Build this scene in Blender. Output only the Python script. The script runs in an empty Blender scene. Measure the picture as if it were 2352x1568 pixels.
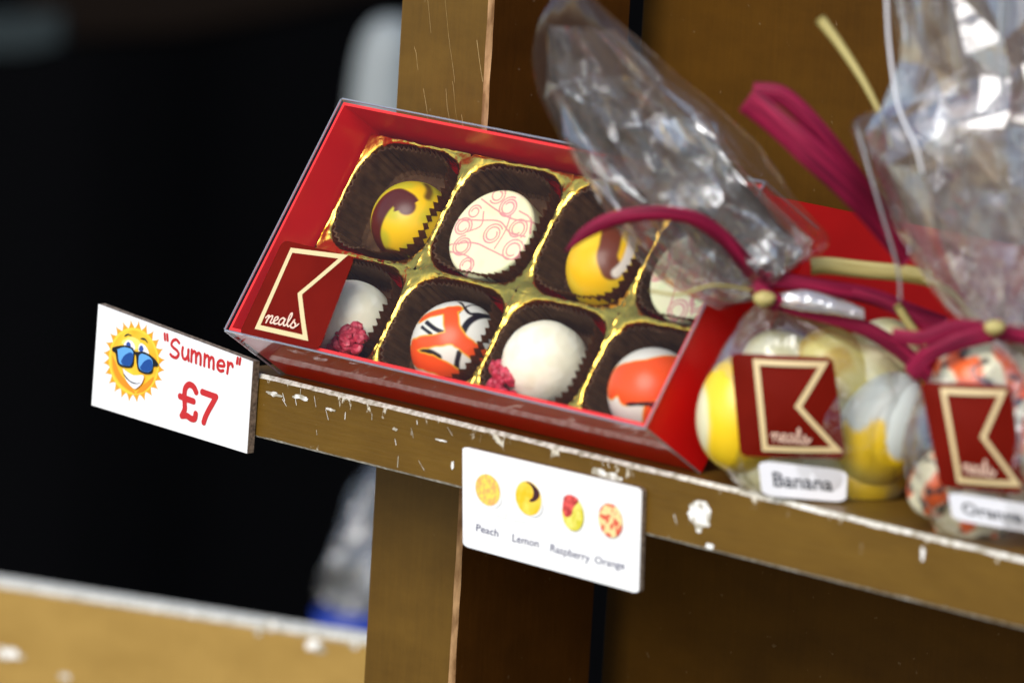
import bpy, bmesh, math, random
import numpy as np
from mathutils import Vector, Matrix, noise

random.seed(7)
rng = np.random.default_rng(7)
scene = bpy.context.scene
C = scene.collection

# ------------------------------------------------------------------ camera
CAM = np.array([1.51499, -1.39204, 0.35573])
YAW, PITCH, ROLL = 0.79449, 0.16465, 0.05932
FPX = 16903.7          # focal length in pixels of a 2352 x 1568 frame
def cam_axes():
    f = np.array([-math.sin(YAW)*math.cos(PITCH), math.cos(YAW)*math.cos(PITCH), -math.sin(PITCH)])
    r = np.cross(f, [0, 0, 1]); r /= np.linalg.norm(r); u = np.cross(r, f)
    c, s = math.cos(ROLL), math.sin(ROLL)
    return c*r+s*u, -s*r+c*u, f
RX, UX, FX = cam_axes()
cam_data = bpy.data.cameras.new('camera')
cam = bpy.data.objects.new('camera', cam_data); C.objects.link(cam)
m = Matrix.Identity(4)
for i in range(3):
    m[i][0], m[i][1], m[i][2], m[i][3] = RX[i], UX[i], -FX[i], CAM[i]
cam.matrix_world = m
cam_data.sensor_width = 36.0
cam_data.lens = FPX/2352*36.0
cam_data.clip_start = 0.05; cam_data.clip_end = 200
cam_data.dof.use_dof = True
cam_data.dof.focus_distance = 2.085
cam_data.dof.aperture_fstop = 11.5
scene.camera = cam

# ------------------------------------------------------------------ light
world = bpy.data.worlds.new('World'); scene.world = world; world.use_nodes = True
nt = world.node_tree
bg = nt.nodes['Background']
sky = nt.nodes.new('ShaderNodeTexSky'); sky.sky_type = 'NISHITA'; sky.sun_disc = False
SUN = Vector((0.24, -0.80, 0.64)).normalized()
sky.sun_elevation = math.asin(SUN.z); sky.sun_rotation = math.atan2(SUN.x, SUN.y)
nt.links.new(sky.outputs[0], bg.inputs[0]); bg.inputs[1].default_value = 0.13
sl = bpy.data.lights.new('sun', 'SUN'); sl.energy = 2.0; sl.angle = math.radians(40); sl.color = (1, .95, .88)
so = bpy.data.objects.new('sun', sl); C.objects.link(so)
so.rotation_euler = (-SUN).to_track_quat('-Z', 'Y').to_euler()
scene.view_settings.view_transform = 'Standard'; scene.view_settings.look = 'None'
scene.view_settings.exposure = 0.6; scene.view_settings.gamma = 1.0
scene.cycles.transparent_max_bounces = 40; scene.cycles.max_bounces = 12
scene.cycles.caustics_reflective = False; scene.cycles.caustics_refractive = False
scene.cycles.use_denoising = True

# ------------------------------------------------------------------ rays: where a direction from the tripod meets real planes
def ray(q):
    d = FX*FPX + RX*(q[0]-1176) + UX*(784-q[1]); return d/np.linalg.norm(d)
def at_y(x, y, Y):
    d = ray((x, y)); return CAM + d*(Y-CAM[1])/d[1]
def at_z(x, y, Z):
    d = ray((x, y)); return CAM + d*(Z-CAM[2])/d[2]
def at_plane(x, y, o, n):
    d = ray((x, y)); return CAM + d*(((o-CAM)@n)/(d@n))

# ------------------------------------------------------------------ material helpers
def mat(name, col=(.5, .5, .5), rough=.5, metal=0., spec=.5, **kw):
    M = bpy.data.materials.new(name); M.use_nodes = True
    b = M.node_tree.nodes['Principled BSDF']
    b.inputs['Base Color'].default_value = (*col, 1); b.inputs['Roughness'].default_value = rough
    b.inputs['Metallic'].default_value = metal; b.inputs['Specular IOR Level'].default_value = spec
    for k, v in kw.items():
        b.inputs[k.replace('_', ' ')].default_value = v
    return M
def N(M, t, **kw):
    n = M.node_tree.nodes.new(t)
    for k, v in kw.items():
        if k.startswith('i_'): n.inputs[k[2:].replace('_', ' ')].default_value = v
        else: setattr(n, k, v)
    return n
def L(M, a, b): M.node_tree.links.new(a, b)
def coords(M, scale=(1, 1, 1), kind='Object'):
    t = N(M, 'ShaderNodeTexCoord'); mp = N(M, 'ShaderNodeMapping'); mp.inputs['Scale'].default_value = scale
    L(M, t.outputs[kind], mp.inputs[0]); return mp.outputs[0]
def add_bump(M, height, strength=.3, dist=.0005):
    b = M.node_tree.nodes['Principled BSDF']
    bu = N(M, 'ShaderNodeBump'); bu.inputs['Strength'].default_value = strength; bu.inputs['Distance'].default_value = dist
    L(M, height, bu.inputs['Height']); L(M, bu.outputs[0], b.inputs['Normal'])
    return bu
def ramp(M, src, stops):
    r = N(M, 'ShaderNodeValToRGB'); e = r.color_ramp.elements
    while len(e) < len(stops): e.new(.5)
    for i, (p, c) in enumerate(stops): e[i].position = p; e[i].color = (*c, 1) if len(c) == 3 else c
    L(M, src, r.inputs[0]); return r.outputs[0]
def noisy(M, c1, c2, scale=(60, 60, 60), nscale=1., detail=6, lo=.35, hi=.65, bump=.2, bdist=.0003):
    b = M.node_tree.nodes['Principled BSDF']
    n = N(M, 'ShaderNodeTexNoise'); n.inputs['Scale'].default_value = nscale; n.inputs['Detail'].default_value = detail
    L(M, coords(M, scale), n.inputs['Vector'])
    L(M, ramp(M, n.outputs[0], [(lo, c1), (hi, c2)]), b.inputs['Base Color'])
    if bump: add_bump(M, n.outputs[0], bump, bdist)
    return M
def vcol_mat(name, rough=.35, spec=.5, bump=0, bscale=400, sss=0.):
    M = mat(name, rough=rough, spec=spec)
    a = N(M, 'ShaderNodeAttribute', attribute_name='Col')
    L(M, a.outputs['Color'], M.node_tree.nodes['Principled BSDF'].inputs['Base Color'])
    if bump:
        n = N(M, 'ShaderNodeTexNoise'); n.inputs['Scale'].default_value = bscale; n.inputs['Detail'].default_value = 4
        L(M, coords(M), n.inputs['Vector']); add_bump(M, n.outputs[0], bump, .0004)
    if sss:
        b = M.node_tree.nodes['Principled BSDF']; b.inputs['Subsurface Weight'].default_value = sss
        b.inputs['Subsurface Radius'].default_value = (.004, .003, .002); b.inputs['Subsurface Scale'].default_value = .5
    return M
def film_mat(name, refl=.5, milk=.05, tint=(.93, .93, .93), rough=.08, bump=.6, bscale=70, base=.04, stretch=(1, 1, 1), pw=2.):
    """clear cellophane: see-through sheet with a glossy skin"""
    M = bpy.data.materials.new(name); M.use_nodes = True; t = M.node_tree; t.nodes.clear()
    out = N(M, 'ShaderNodeOutputMaterial'); tr = N(M, 'ShaderNodeBsdfTransparent'); tr.inputs[0].default_value = (*tint, 1)
    gl = N(M, 'ShaderNodeBsdfGlossy'); gl.inputs['Roughness'].default_value = rough; gl.inputs[0].default_value = (.97, .98, 1, 1)
    di = N(M, 'ShaderNodeBsdfDiffuse'); di.inputs[0].default_value = (.85, .87, .9, 1)
    tl = N(M, 'ShaderNodeBsdfTranslucent'); tl.inputs[0].default_value = (.85, .87, .9, 1)
    ad = N(M, 'ShaderNodeMixShader'); ad.inputs[0].default_value = .4; L(M, di.outputs[0], ad.inputs[1]); L(M, tl.outputs[0], ad.inputs[2])
    lw = N(M, 'ShaderNodeLayerWeight'); lw.inputs[0].default_value = .5
    pn = N(M, 'ShaderNodeMath', operation='POWER'); L(M, lw.outputs['Facing'], pn.inputs[0]); pn.inputs[1].default_value = pw
    mr = N(M, 'ShaderNodeMapRange'); mr.inputs['To Min'].default_value = base; mr.inputs['To Max'].default_value = refl
    L(M, pn.outputs[0], mr.inputs[0])
    m1 = N(M, 'ShaderNodeMixShader'); m1.inputs[0].default_value = milk
    L(M, tr.outputs[0], m1.inputs[1]); L(M, ad.outputs[0], m1.inputs[2])
    m2 = N(M, 'ShaderNodeMixShader'); L(M, mr.outputs[0], m2.inputs[0]); L(M, m1.outputs[0], m2.inputs[1]); L(M, gl.outputs[0], m2.inputs[2])
    L(M, m2.outputs[0], out.inputs[0])
    if bump:
        v = N(M, 'ShaderNodeTexVoronoi', feature='DISTANCE_TO_EDGE'); v.inputs['Scale'].default_value = bscale
        n = N(M, 'ShaderNodeTexNoise'); n.inputs['Scale'].default_value = bscale*.7; n.inputs['Detail'].default_value = 3; n.inputs['Distortion'].default_value = 1.2
        co = coords(M, stretch); L(M, co, n.inputs['Vector'])
        mx = N(M, 'ShaderNodeMix', data_type='VECTOR'); mx.inputs[0].default_value = .04
        L(M, co, mx.inputs[4]); L(M, n.outputs[1], mx.inputs[5]); L(M, mx.outputs[1], v.inputs['Vector'])
        sm = N(M, 'ShaderNodeMath', operation='MINIMUM'); L(M, v.outputs[0], sm.inputs[0]); sm.inputs[1].default_value = .22
        s2 = N(M, 'ShaderNodeMath', operation='ADD'); L(M, sm.outputs[0], s2.inputs[0]); L(M, n.outputs[0], s2.inputs[1])
        bu = N(M, 'ShaderNodeBump'); bu.inputs['Strength'].default_value = bump; bu.inputs['Distance'].default_value = .002
        L(M, s2.outputs[0], bu.inputs['Height']); L(M, bu.outputs[0], gl.inputs['Normal']); L(M, bu.outputs[0], lw.inputs['Normal'])
    return M

# ------------------------------------------------------------------ object helpers
def mesh_obj(name, verts, faces, material, parent=None, cols=None, smooth=False, mats=None, fmat=None):
    me = bpy.data.meshes.new(name); me.from_pydata([tuple(map(float, v)) for v in verts], [], faces); me.update()
    for M in (mats or [material]): me.materials.append(M)
    if fmat:
        me.polygons.foreach_set('material_index', fmat)
    if smooth: me.polygons.foreach_set('use_smooth', [True]*len(me.polygons))
    if cols is not None:
        a = me.color_attributes.new('Col', 'FLOAT_COLOR', 'POINT')
        c = np.ones((len(verts), 4), dtype=np.float32); c[:, :3] = cols; a.data.foreach_set('color', c.ravel())
    o = bpy.data.objects.new(name, me); C.objects.link(o)
    if parent is not None: o.parent = parent
    return o
def tag(o, label=None, cat=None, group=None, kind=None):
    if label: o['label'] = label
    if cat: o['category'] = cat
    if group: o['group'] = group
    if kind: o['kind'] = kind
    return o
def empty(name, mw, label, cat, group=None):
    o = bpy.data.objects.new(name, None); C.objects.link(o); o.empty_display_size = .01
    o.matrix_world = mw if isinstance(mw, Matrix) else Matrix.Translation(Vector(mw))
    return tag(o, label, cat, group)
def frame(o, x, y, z):
    m = Matrix.Identity(4)
    for i in range(3): m[i][0], m[i][1], m[i][2], m[i][3] = x[i], y[i], z[i], o[i]
    return m
def box_bm(bm, x0, x1, y0, y1, z0, z1, bevel=0., seg=2, mi=0):
    r = bmesh.ops.create_cube(bm, size=1)
    vs = r['verts']
    for v in vs: v.co = Vector(((x0+x1)/2+v.co.x*(x1-x0), (y0+y1)/2+v.co.y*(y1-y0), (z0+z1)/2+v.co.z*(z1-z0)))
    fs = set(f for v in vs for f in v.link_faces)
    for f in fs: f.material_index = mi
    if bevel:
        bmesh.ops.bevel(bm, geom=list(set(e for v in vs for e in v.link_edges)), offset=bevel, segments=seg, affect='EDGES', profile=.5)
def bm_obj(name, bm, mats, parent=None, smooth=False):
    me = bpy.data.meshes.new(name); bm.to_mesh(me); bm.free()
    for M in (mats if isinstance(mats, list) else [mats]): me.materials.append(M)
    if smooth: me.polygons.foreach_set('use_smooth', [True]*len(me.polygons))
    o = bpy.data.objects.new(name, me); C.objects.link(o)
    if parent is not None: o.parent = parent
    return o
def catmull(pts, n=8):
    P = [np.array(p, float) for p in pts]
    if len(P) < 3:
        return [P[0]+(P[-1]-P[0])*t for t in np.linspace(0, 1, n)]
    P = [2*P[0]-P[1]]+P+[2*P[-1]-P[-2]]; out = []
    for i in range(1, len(P)-2):
        a, b, c, d = P[i-1:i+3]
        for k in range(n):
            t = k/n
            out.append(.5*((2*b)+(-a+c)*t+(2*a-5*b+4*c-d)*t*t+(-a+3*b-3*c+d)*t**3))
    out.append(P[-2]); return out
def stroke_geo(pts3, w, nrm, lift=2e-6, V=None, F=None):
    """a flat pen stroke with round ends lying on a surface with normal nrm"""
    if V is None: V, F = [], []
    nrm = np.array(nrm, float); P = [np.array(p, float) for p in pts3]; n = len(P)
    T = []
    for i in range(n):
        t = P[min(i+1, n-1)]-P[max(i-1, 0)]; T.append(t/(np.linalg.norm(t)+1e-12))
    S = [np.cross(nrm, t) for t in T]
    rows = []
    for k in range(5, 0, -1):
        a = k/5.5*math.pi/2; rows.append((P[0]-T[0]*w*math.sin(a), S[0]*w*math.cos(a)))
    for i in range(n): rows.append((P[i], S[i]*w))
    for k in range(1, 6):
        a = k/5.5*math.pi/2; rows.append((P[-1]+T[-1]*w*math.sin(a), S[-1]*w*math.cos(a)))
    b = len(V)
    for i, (p, s) in enumerate(rows):
        o = nrm*lift*i; V += [p-s+o, p+s+o]
    for i in range(len(rows)-1): F.append((b+2*i, b+2*i+1, b+2*i+3, b+2*i+2))
    return V, F
def poly_outline(pts, w, z=0.):
    """mitred outline of a closed 2-D polygon"""
    n = len(pts); P = [np.array(p, float) for p in pts]; inn, out = [], []
    for i in range(n):
        a, b, c = P[i-1], P[i], P[(i+1) % n]
        d1 = (b-a)/np.linalg.norm(b-a); d2 = (c-b)/np.linalg.norm(c-b)
        n1 = np.array([-d1[1], d1[0]]); n2 = np.array([-d2[1], d2[0]]); mm = (n1+n2); mm /= (mm@n1)
        inn.append(b+mm*w/2); out.append(b-mm*w/2)
    return inn+out, [(i, (i+1) % n, n+(i+1) % n, n+i) for i in range(n)]
def round_quad(r=.06, n=6):
    pts = []
    for cx, cy, a0 in ((1-r, 1-r, 0), (r, 1-r, 90), (r, r, 180), (1-r, r, 270)):
        for k in range(n+1):
            a = math.radians(a0+90*k/n); pts.append((cx+r*math.cos(a), cy+r*math.sin(a)))
    return pts
def loft(name, rings, material, parent, nt_=64, crump=0., cs=30., smooth=True, sub=6, power=1., seed=0, cap0=False, ridge=0., pleat=0., pf=5.):
    """closed tube through rings of (centre, half-axis a, half-axis b), crumpled"""
    cen = catmull([r[0] for r in rings], sub); A = catmull([r[1] for r in rings], sub); B = catmull([r[2] for r in rings], sub)
    V, F = [], []; K = len(cen)
    for i in range(K):
        for j in range(nt_):
            t = 2*math.pi*j/nt_; c, s = math.cos(t), math.sin(t)
            c = math.copysign(abs(c)**power, c); s = math.copysign(abs(s)**power, s)
            v = Vector(cen[i]+A[i]*c+B[i]*s)
            if crump:
                q = Vector((v.x*cs+seed*3.1, v.y*cs+seed*1.7, v.z*cs))
                amp = crump*min(1, np.linalg.norm(A[i])/.012)
                d = Vector((1-2*abs(noise.noise(q)), 1-2*abs(noise.noise(q+Vector((9, 3, 5)))), 1-2*abs(noise.noise(q+Vector((2, 8, 1))))))
                d2 = Vector((noise.noise(q*2.6), noise.noise(q*3.1+Vector((4, 4, 4))), noise.noise(q*3.1+Vector((7, 1, 2)))))
                v = v + d*amp*.9 + d2*amp*.3
            if pleat:
                w0 = Vector((math.cos(t)*pf+seed, math.sin(t)*pf, i/K*5.5+seed)); w1 = Vector((math.cos(t)*pf*.5+i/K*7, math.sin(t)*pf*.5-i/K*4, seed*2.2))
                rr = (1-3.2*abs(noise.noise(w0)))+.8*(1-3.2*abs(noise.noise(w1)))
                v = v + Vector(B[i]).normalized()*pleat*rr*min(1, np.linalg.norm(A[i])/.012)*(1 if s >= 0 else -1)
            if ridge:
                dirv = Vector(A[i]*c+B[i]*s)
                v = v + dirv*ridge*math.sin(t*13+3*noise.noise(Vector((i*.15, seed, t*.5))))
            V.append(v)
    for i in range(K-1):
        for j in range(nt_):
            F.append((i*nt_+j, i*nt_+(j+1) % nt_, (i+1)*nt_+(j+1) % nt_, (i+1)*nt_+j))
    if cap0: F.append(tuple(range(nt_)))
    return mesh_obj(name, V, F, material, parent, smooth=smooth)
def facet_loft(name, rings, material, parent, nu=16, nv=26, amp=.003, seed=0, curve=.25):
    """gathered cellophane: flat shards meeting in sharp creases, long in the direction of the gather"""
    r_ = random.Random(seed*17+3); n = 40
    cen = catmull([r[0] for r in rings], n); A = catmull([r[1] for r in rings], n); B = catmull([r[2] for r in rings], n); K = len(cen)
    phase = [r_.random()*.9 for _ in range(nv)]; V, F = [], []
    for i in range(nu+1):
        for j in range(nv):
            u = (i+(r_.random()-.5)*.9*(0 < i < nu))/nu; x = u*(K-1); k = min(K-2, int(x)); f = x-k
            c = cen[k]*(1-f)+cen[k+1]*f; a = A[k]*(1-f)+A[k+1]*f; b = B[k]*(1-f)+B[k+1]*f
            t = 2*math.pi*(j+phase[j]*.8+(r_.random()-.5)*.5)/nv
            w = min(1, np.linalg.norm(a)/.012); bn = b/np.linalg.norm(b)
            d = amp*w*(((-1)**j)*.7*(.4+r_.random())+(r_.random()-.5)*1.1)
            p = c+a*math.cos(t)*(1-.10*r_.random()*w)+b*math.sin(t)+bn*d*(1 if math.sin(t) > 0 else -1)*.9+a/np.linalg.norm(a)*amp*.5*w*(r_.random()-.5)
            V.append(p)
    for i in range(nu):
        for j in range(nv):
            q = [i*nv+j, i*nv+(j+1) % nv, (i+1)*nv+(j+1) % nv, (i+1)*nv+j]
            if r_.random() < .5: F += [(q[0], q[1], q[2]), (q[0], q[2], q[3])]
            else: F += [(q[0], q[1], q[3]), (q[1], q[2], q[3])]
    return mesh_obj(name, V, F, material, parent, smooth=False)
def strip(name, pts, w, side, material, parent, n=10, curl=.25, thick=.00025, taper=0., seed=0, twist=0.):
    """raffia strip: a curled ribbon with thickness following pts; side = direction of its width"""
    P = catmull(pts, n); K = len(P); side = np.array(side, float); V, F = [], []; m_ = 9
    for i in range(K):
        T = P[min(i+1, K-1)]-P[max(i-1, 0)]; T /= np.linalg.norm(T)
        S = side-T*(side@T); S /= np.linalg.norm(S); Nn = np.cross(T, S)
        a = twist*i/K; S, Nn = S*math.cos(a)+Nn*math.sin(a), Nn*math.cos(a)-S*math.sin(a)
        u = i/(K-1); ww = w*(1-taper*max(0, 1-u*4)**1.5)*(1+.05*noise.noise(Vector((u*6, seed, 0))))
        for layer in (0, 1):
            for k in range(m_):
                x = k/(m_-1)*2-1
                z = curl*w*(1-x*x)+.05*w*noise.noise(Vector((x*5, seed, u*2)))+(thick if layer else 0)
                V.append(P[i]+S*x*ww/2+Nn*z)
    R = 2*m_
    for i in range(K-1):
        for k in range(m_-1):
            F.append((i*R+k, i*R+k+1, (i+1)*R+k+1, (i+1)*R+k)); F.append((i*R+m_+k+1, i*R+m_+k, (i+1)*R+m_+k, (i+1)*R+m_+k+1))
        F.append((i*R, (i+1)*R, (i+1)*R+m_, i*R+m_)); F.append((i*R+m_-1, i*R+2*m_-1, (i+1)*R+2*m_-1, (i+1)*R+m_-1))
    for b in (0, (K-1)*R):
        for k in range(m_-1): F.append((b+k, b+m_+k, b+m_+k+1, b+k+1))
    o = mesh_obj(name, V, F, material, parent, smooth=True)
    uv = o.data.uv_layers.new(name='UVMap'); ln = sum(np.linalg.norm(P[i+1]-P[i]) for i in range(K-1))
    for lp in o.data.loops:
        i, k = divmod(lp.vertex_index, R); uv.data[lp.index].uv = ((k % m_)/(m_-1)*w*1000+seed*7, i/(K-1)*ln*1000)
    return o
def tube(name, pts, r, material, parent, n=6, seg=8, V=None, F=None):
    own = V is None
    if own: V, F = [], []
    P = catmull(pts, n); K = len(P); b = len(V)
    up = np.array([.3, .2, .93])
    for i in range(K):
        T = P[min(i+1, K-1)]-P[max(i-1, 0)]; T /= np.linalg.norm(T)
        S = np.cross(T, up); S /= np.linalg.norm(S); Q = np.cross(T, S); rr = r if not callable(r) else r(i/(K-1))
        for j in range(seg):
            a = 2*math.pi*j/seg; V.append(P[i]+(S*math.cos(a)+Q*math.sin(a))*rr)
    for i in range(K-1):
        for j in range(seg): F.append((b+i*seg+j, b+i*seg+(j+1) % seg, b+(i+1)*seg+(j+1) % seg, b+(i+1)*seg+j))
    F.append(tuple(b+j for j in range(seg))); F.append(tuple(b+(K-1)*seg+j for j in range(seg)))
    if own: return mesh_obj(name, V, F, material, parent, smooth=True)

# ------------------------------------------------------------------ materials
def gold_paint(name, c1, c2, wear=True, top=0., bot=-.018, wthr=.685, axis_edges=None):
    M = mat(name, rough=.42, spec=.45); b = M.node_tree.nodes['Principled BSDF']
    b.inputs['Metallic'].default_value = .1
    n = N(M, 'ShaderNodeTexNoise'); n.inputs['Scale'].default_value = 1; n.inputs['Detail'].default_value = 8; n.inputs['Roughness'].default_value = .65
    L(M, coords(M, (26, 60, 60)), n.inputs['Vector'])
    c = ramp(M, n.outputs[0], [(.3, c1), (.7, c2)])
    # fine brush hairs
    h = N(M, 'ShaderNodeTexNoise'); h.inputs['Scale'].default_value = 1; h.inputs['Detail'].default_value = 3
    L(M, coords(M, (60, 60, 900)) if wear else coords(M, (700, 700, 60)), h.inputs['Vector'])
    mx = N(M, 'ShaderNodeMix', data_type='RGBA', blend_type='OVERLAY'); mx.inputs[0].default_value = .12
    L(M, c, mx.inputs[6]); L(M, h.outputs[0], mx.inputs[7]); col = mx.outputs[2]
    # specks
    v = N(M, 'ShaderNodeTexNoise'); v.inputs['Scale'].default_value = 420; v.inputs['Detail'].default_value = 2; L(M, coords(M), v.inputs['Vector'])
    sp = ramp(M, v.outputs[0], [(.72, (0, 0, 0)), (.80, (.22, .22, .22))])
    m2 = N(M, 'ShaderNodeMix', data_type='RGBA'); L(M, sp, m2.inputs[0]); L(M, col, m2.inputs[6]); m2.inputs[7].default_value = (.42, .33, .2, 1); col = m2.outputs[2]
    if wear:
        t = N(M, 'ShaderNodeTexCoord'); s = N(M, 'ShaderNodeSeparateXYZ'); L(M, t.outputs['Object'], s.inputs[0])
        w = N(M, 'ShaderNodeTexNoise'); w.inputs['Scale'].default_value = 1; w.inputs['Detail'].default_value = 7; w.inputs['Roughness'].default_value = .7; w.inputs['Distortion'].default_value = .6
        L(M, coords(M, (170, 170, 110)), w.inputs['Vector'])
        g = N(M, 'ShaderNodeMapRange'); g.inputs['From Min'].default_value = top-.0055; g.inputs['From Max'].default_value = top-.0002
        g.inputs['To Min'].default_value = 0; g.inputs['To Max'].default_value = .13; L(M, s.outputs['Z'], g.inputs[0])
        gb = N(M, 'ShaderNodeMapRange'); gb.inputs['From Min'].default_value = bot+.0022; gb.inputs['From Max'].default_value = bot-.0003
        gb.inputs['To Min'].default_value = 0; gb.inputs['To Max'].default_value = .10; L(M, s.outputs['Z'], gb.inputs[0])
        a1 = N(M, 'ShaderNodeMath', operation='MAXIMUM'); L(M, g.outputs[0], a1.inputs[0]); L(M, gb.outputs[0], a1.inputs[1])
        a = N(M, 'ShaderNodeMath', operation='ADD'); L(M, w.outputs[0], a.inputs[0]); L(M, a1.outputs[0], a.inputs[1])
        wm = ramp(M, a.outputs[0], [(wthr, (0, 0, 0)), (wthr+.04, (1, 1, 1))])
        # long thin scratches
        sc = N(M, 'ShaderNodeTexNoise'); sc.inputs['Scale'].default_value = 1; sc.inputs['Detail'].default_value = 2
        mp = N(M, 'ShaderNodeMapping'); mp.inputs['Rotation'].default_value = (0, .6, 0); mp.inputs['Scale'].default_value = (60, 60, 1500)
        L(M, t.outputs['Object'], mp.inputs[0]); L(M, mp.outputs[0], sc.inputs['Vector'])
        sm = ramp(M, sc.outputs[0], [(.80, (0, 0, 0)), (.84, (1, 1, 1))])
        fc = N(M, 'ShaderNodeMath', operation='LESS_THAN'); fc.inputs[1].default_value = top-.0003; L(M, s.outputs['Z'], fc.inputs[0])
        wk = N(M, 'ShaderNodeMath', operation='MULTIPLY'); L(M, wm, wk.inputs[0]); L(M, fc.outputs[0], wk.inputs[1]); wm = wk.outputs[0]
        mxm = N(M, 'ShaderNodeMath', operation='MAXIMUM'); L(M, wm, mxm.inputs[0]); L(M, sm, mxm.inputs[1])
        m3 = N(M, 'ShaderNodeMix', data_type='RGBA'); L(M, mxm.outputs[0], m3.inputs[0]); L(M, col, m3.inputs[6]); m3.inputs[7].default_value = (.72, .68, .56, 1); col = m3.outputs[2]
        iv = N(M, 'ShaderNodeMath', operation='MULTIPLY'); iv.inputs[1].default_value = -.1
        L(M, mxm.outputs[0], iv.inputs[0]); ad = N(M, 'ShaderNodeMath', operation='ADD'); ad.inputs[1].default_value = .1; L(M, iv.outputs[0], ad.inputs[0]); L(M, ad.outputs[0], b.inputs['Metallic'])
    L(M, col, b.inputs['Base Color'])
    add_bump(M, h.outputs[0], .25, .0003)
    return M
M_shelf = gold_paint('worn_gold_paint', (.112, .056, .005), (.165, .088, .010))
M_post = gold_paint('brushed_gold_paint', (.100, .049, .0042), (.150, .078, .009), wear=False)
M_postside = gold_paint('shaded_gold_paint', (.050, .017, .0015), (.075, .026, .0025), wear=False)  # post paint darkened: the side face's shade is put into the colour
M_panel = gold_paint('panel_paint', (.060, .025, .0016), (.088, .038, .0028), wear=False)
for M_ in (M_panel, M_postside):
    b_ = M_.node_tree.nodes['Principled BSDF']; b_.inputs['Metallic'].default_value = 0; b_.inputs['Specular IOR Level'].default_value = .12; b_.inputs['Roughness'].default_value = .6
M_worn = noisy(mat('bare_primer', rough=.7), (.36, .33, .25), (.78, .76, .68), (500, 500, 500), lo=.35, hi=.6)
M_copper = noisy(mat('worn_post_edge', rough=.4, metal=.3), (.22, .11, .04), (.55, .33, .16), (300, 300, 90), lo=.4, hi=.62)
M_chip = noisy(mat('white_chip', rough=.8), (.40, .37, .29), (.90, .90, .87), (260, 260, 260), lo=.42, hi=.55)
M_black = mat('black_cloth', (.0005, .0006, .0010), .95, spec=.05)
M_red = noisy(mat('red_card', rough=.3, spec=.3), (.72, .005, .005), (.80, .009, .008), (40, 40, 40), bump=.05)
M_red2 = noisy(mat('shaded_red_card', rough=.6, spec=.1), (.22, .002, .0015), (.26, .0025, .002), (40, 40, 40), bump=.05)  # red card with the shade behind the bags put into its colour
M_rededge = mat('lit_card_edge', (.90, .025, .02), .4)  # rim red brightened: light on the card edge is in the colour
M_lid = film_mat('clear_lid', refl=.5, milk=.004, tint=(.985, .985, .985), rough=.03, bump=.03, bscale=14, base=.012, pw=4.)
M_lidedge = film_mat('lid_crease', refl=.8, milk=.35, tint=(.6, .62, .65), rough=.1, bump=0, base=.15)
M_sticker = noisy(mat('maroon_sticker', rough=.55, spec=.06), (.125, .0045, .0015), (.15, .006, .002), (60, 60, 60), bump=0)
M_cream = mat('cream_print', (.66, .52, .27), .5)
M_script = mat('script_print', (.80, .55, .42), .5)
M_card = noisy(mat('white_card', rough=.55), (.80, .81, .82), (.86, .87, .87), (50, 50, 50), bump=.06)
M_core = noisy(mat('grey_board_core', rough=.9), (.10, .07, .05), (.28, .21, .15), (900, 900, 900))
M_redink = mat('red_ink', (.52, .018, .022), .55)
M_greyink = mat('grey_ink', (.03, .035, .12), .6)
M_darkink = mat('dark_ink', (.03, .035, .05), .6)
M_labelw = mat('label_paper', (.82, .83, .88), .55)
M_cup = mat('brown_paper_cup', (.040, .017, .009), .55, spec=.18)
def _cup():
    M = M_cup; b = M.node_tree.nodes['Principled BSDF']
    n = N(M, 'ShaderNodeTexNoise'); n.inputs['Scale'].default_value = 300; n.inputs['Detail'].default_value = 3; L(M, coords(M), n.inputs['Vector'])
    s = N(M, 'ShaderNodeSeparateXYZ'); t = N(M, 'ShaderNodeTexCoord'); L(M, t.outputs['Object'], s.inputs[0])
    L(M, ramp(M, n.outputs[0], [(.3, (.045, .021, .008)), (.75, (.115, .058, .024))]), b.inputs['Base Color'])
    tl = N(M, 'ShaderNodeBsdfTranslucent'); tl.inputs[0].default_value = (.55, .14, .012, 1)
    mx = N(M, 'ShaderNodeMixShader'); mx.inputs[0].default_value = .10
    out = M.node_tree.nodes['Material Output']; L(M, b.outputs[0], mx.inputs[1]); L(M, tl.outputs[0], mx.inputs[2]); L(M, mx.outputs[0], out.inputs[0])
_cup()
M_gold = mat('gold_foil', (.90, .56, .09), .2, metal=1.)
def _gold():
    M = M_gold
    n = N(M, 'ShaderNodeTexNoise'); n.inputs['Scale'].default_value = 160; n.inputs['Detail'].default_value = 2; n.inputs['Distortion'].default_value = .6; L(M, coords(M), n.inputs['Vector'])
    v = N(M, 'ShaderNodeTexVoronoi'); v.inputs['Scale'].default_value = 480; L(M, coords(M), v.inputs['Vector'])
    a = N(M, 'ShaderNodeMath', operation='ADD'); L(M, n.outputs[0], a.inputs[0])
    k = N(M, 'ShaderNodeMath', operation='MULTIPLY'); k.inputs[1].default_value = -.32; L(M, v.outputs[0], k.inputs[0]); L(M, k.outputs[0], a.inputs[1])
    add_bump(M, a.outputs[0], .65, .0007)
_gold()
M_choc = vcol_mat('painted_chocolate', .32, .35)
M_disc = vcol_mat('printed_chocolate', .4, .4)
M_truffle = vcol_mat('truffle_coat', .5, .3, bump=.12, bscale=260, sss=.15)
M_egg = vcol_mat('egg_shell_chocolate', .3, .5, sss=.1)
M_rasp = noisy(mat('raspberry_piece', rough=.45), (.30, .012, .03), (.62, .05, .09), (700, 700, 700), bump=.5)
M_film = film_mat('cellophane', refl=.65, milk=.015, tint=(.95, .945, .94), rough=.10, bump=.6, bscale=40, base=.07)
M_outer = film_mat('cellophane_outer', refl=.8, milk=.015, tint=(.975, .97, .965), rough=.06, bump=.12, bscale=20, base=.03, pw=2.6)
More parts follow.
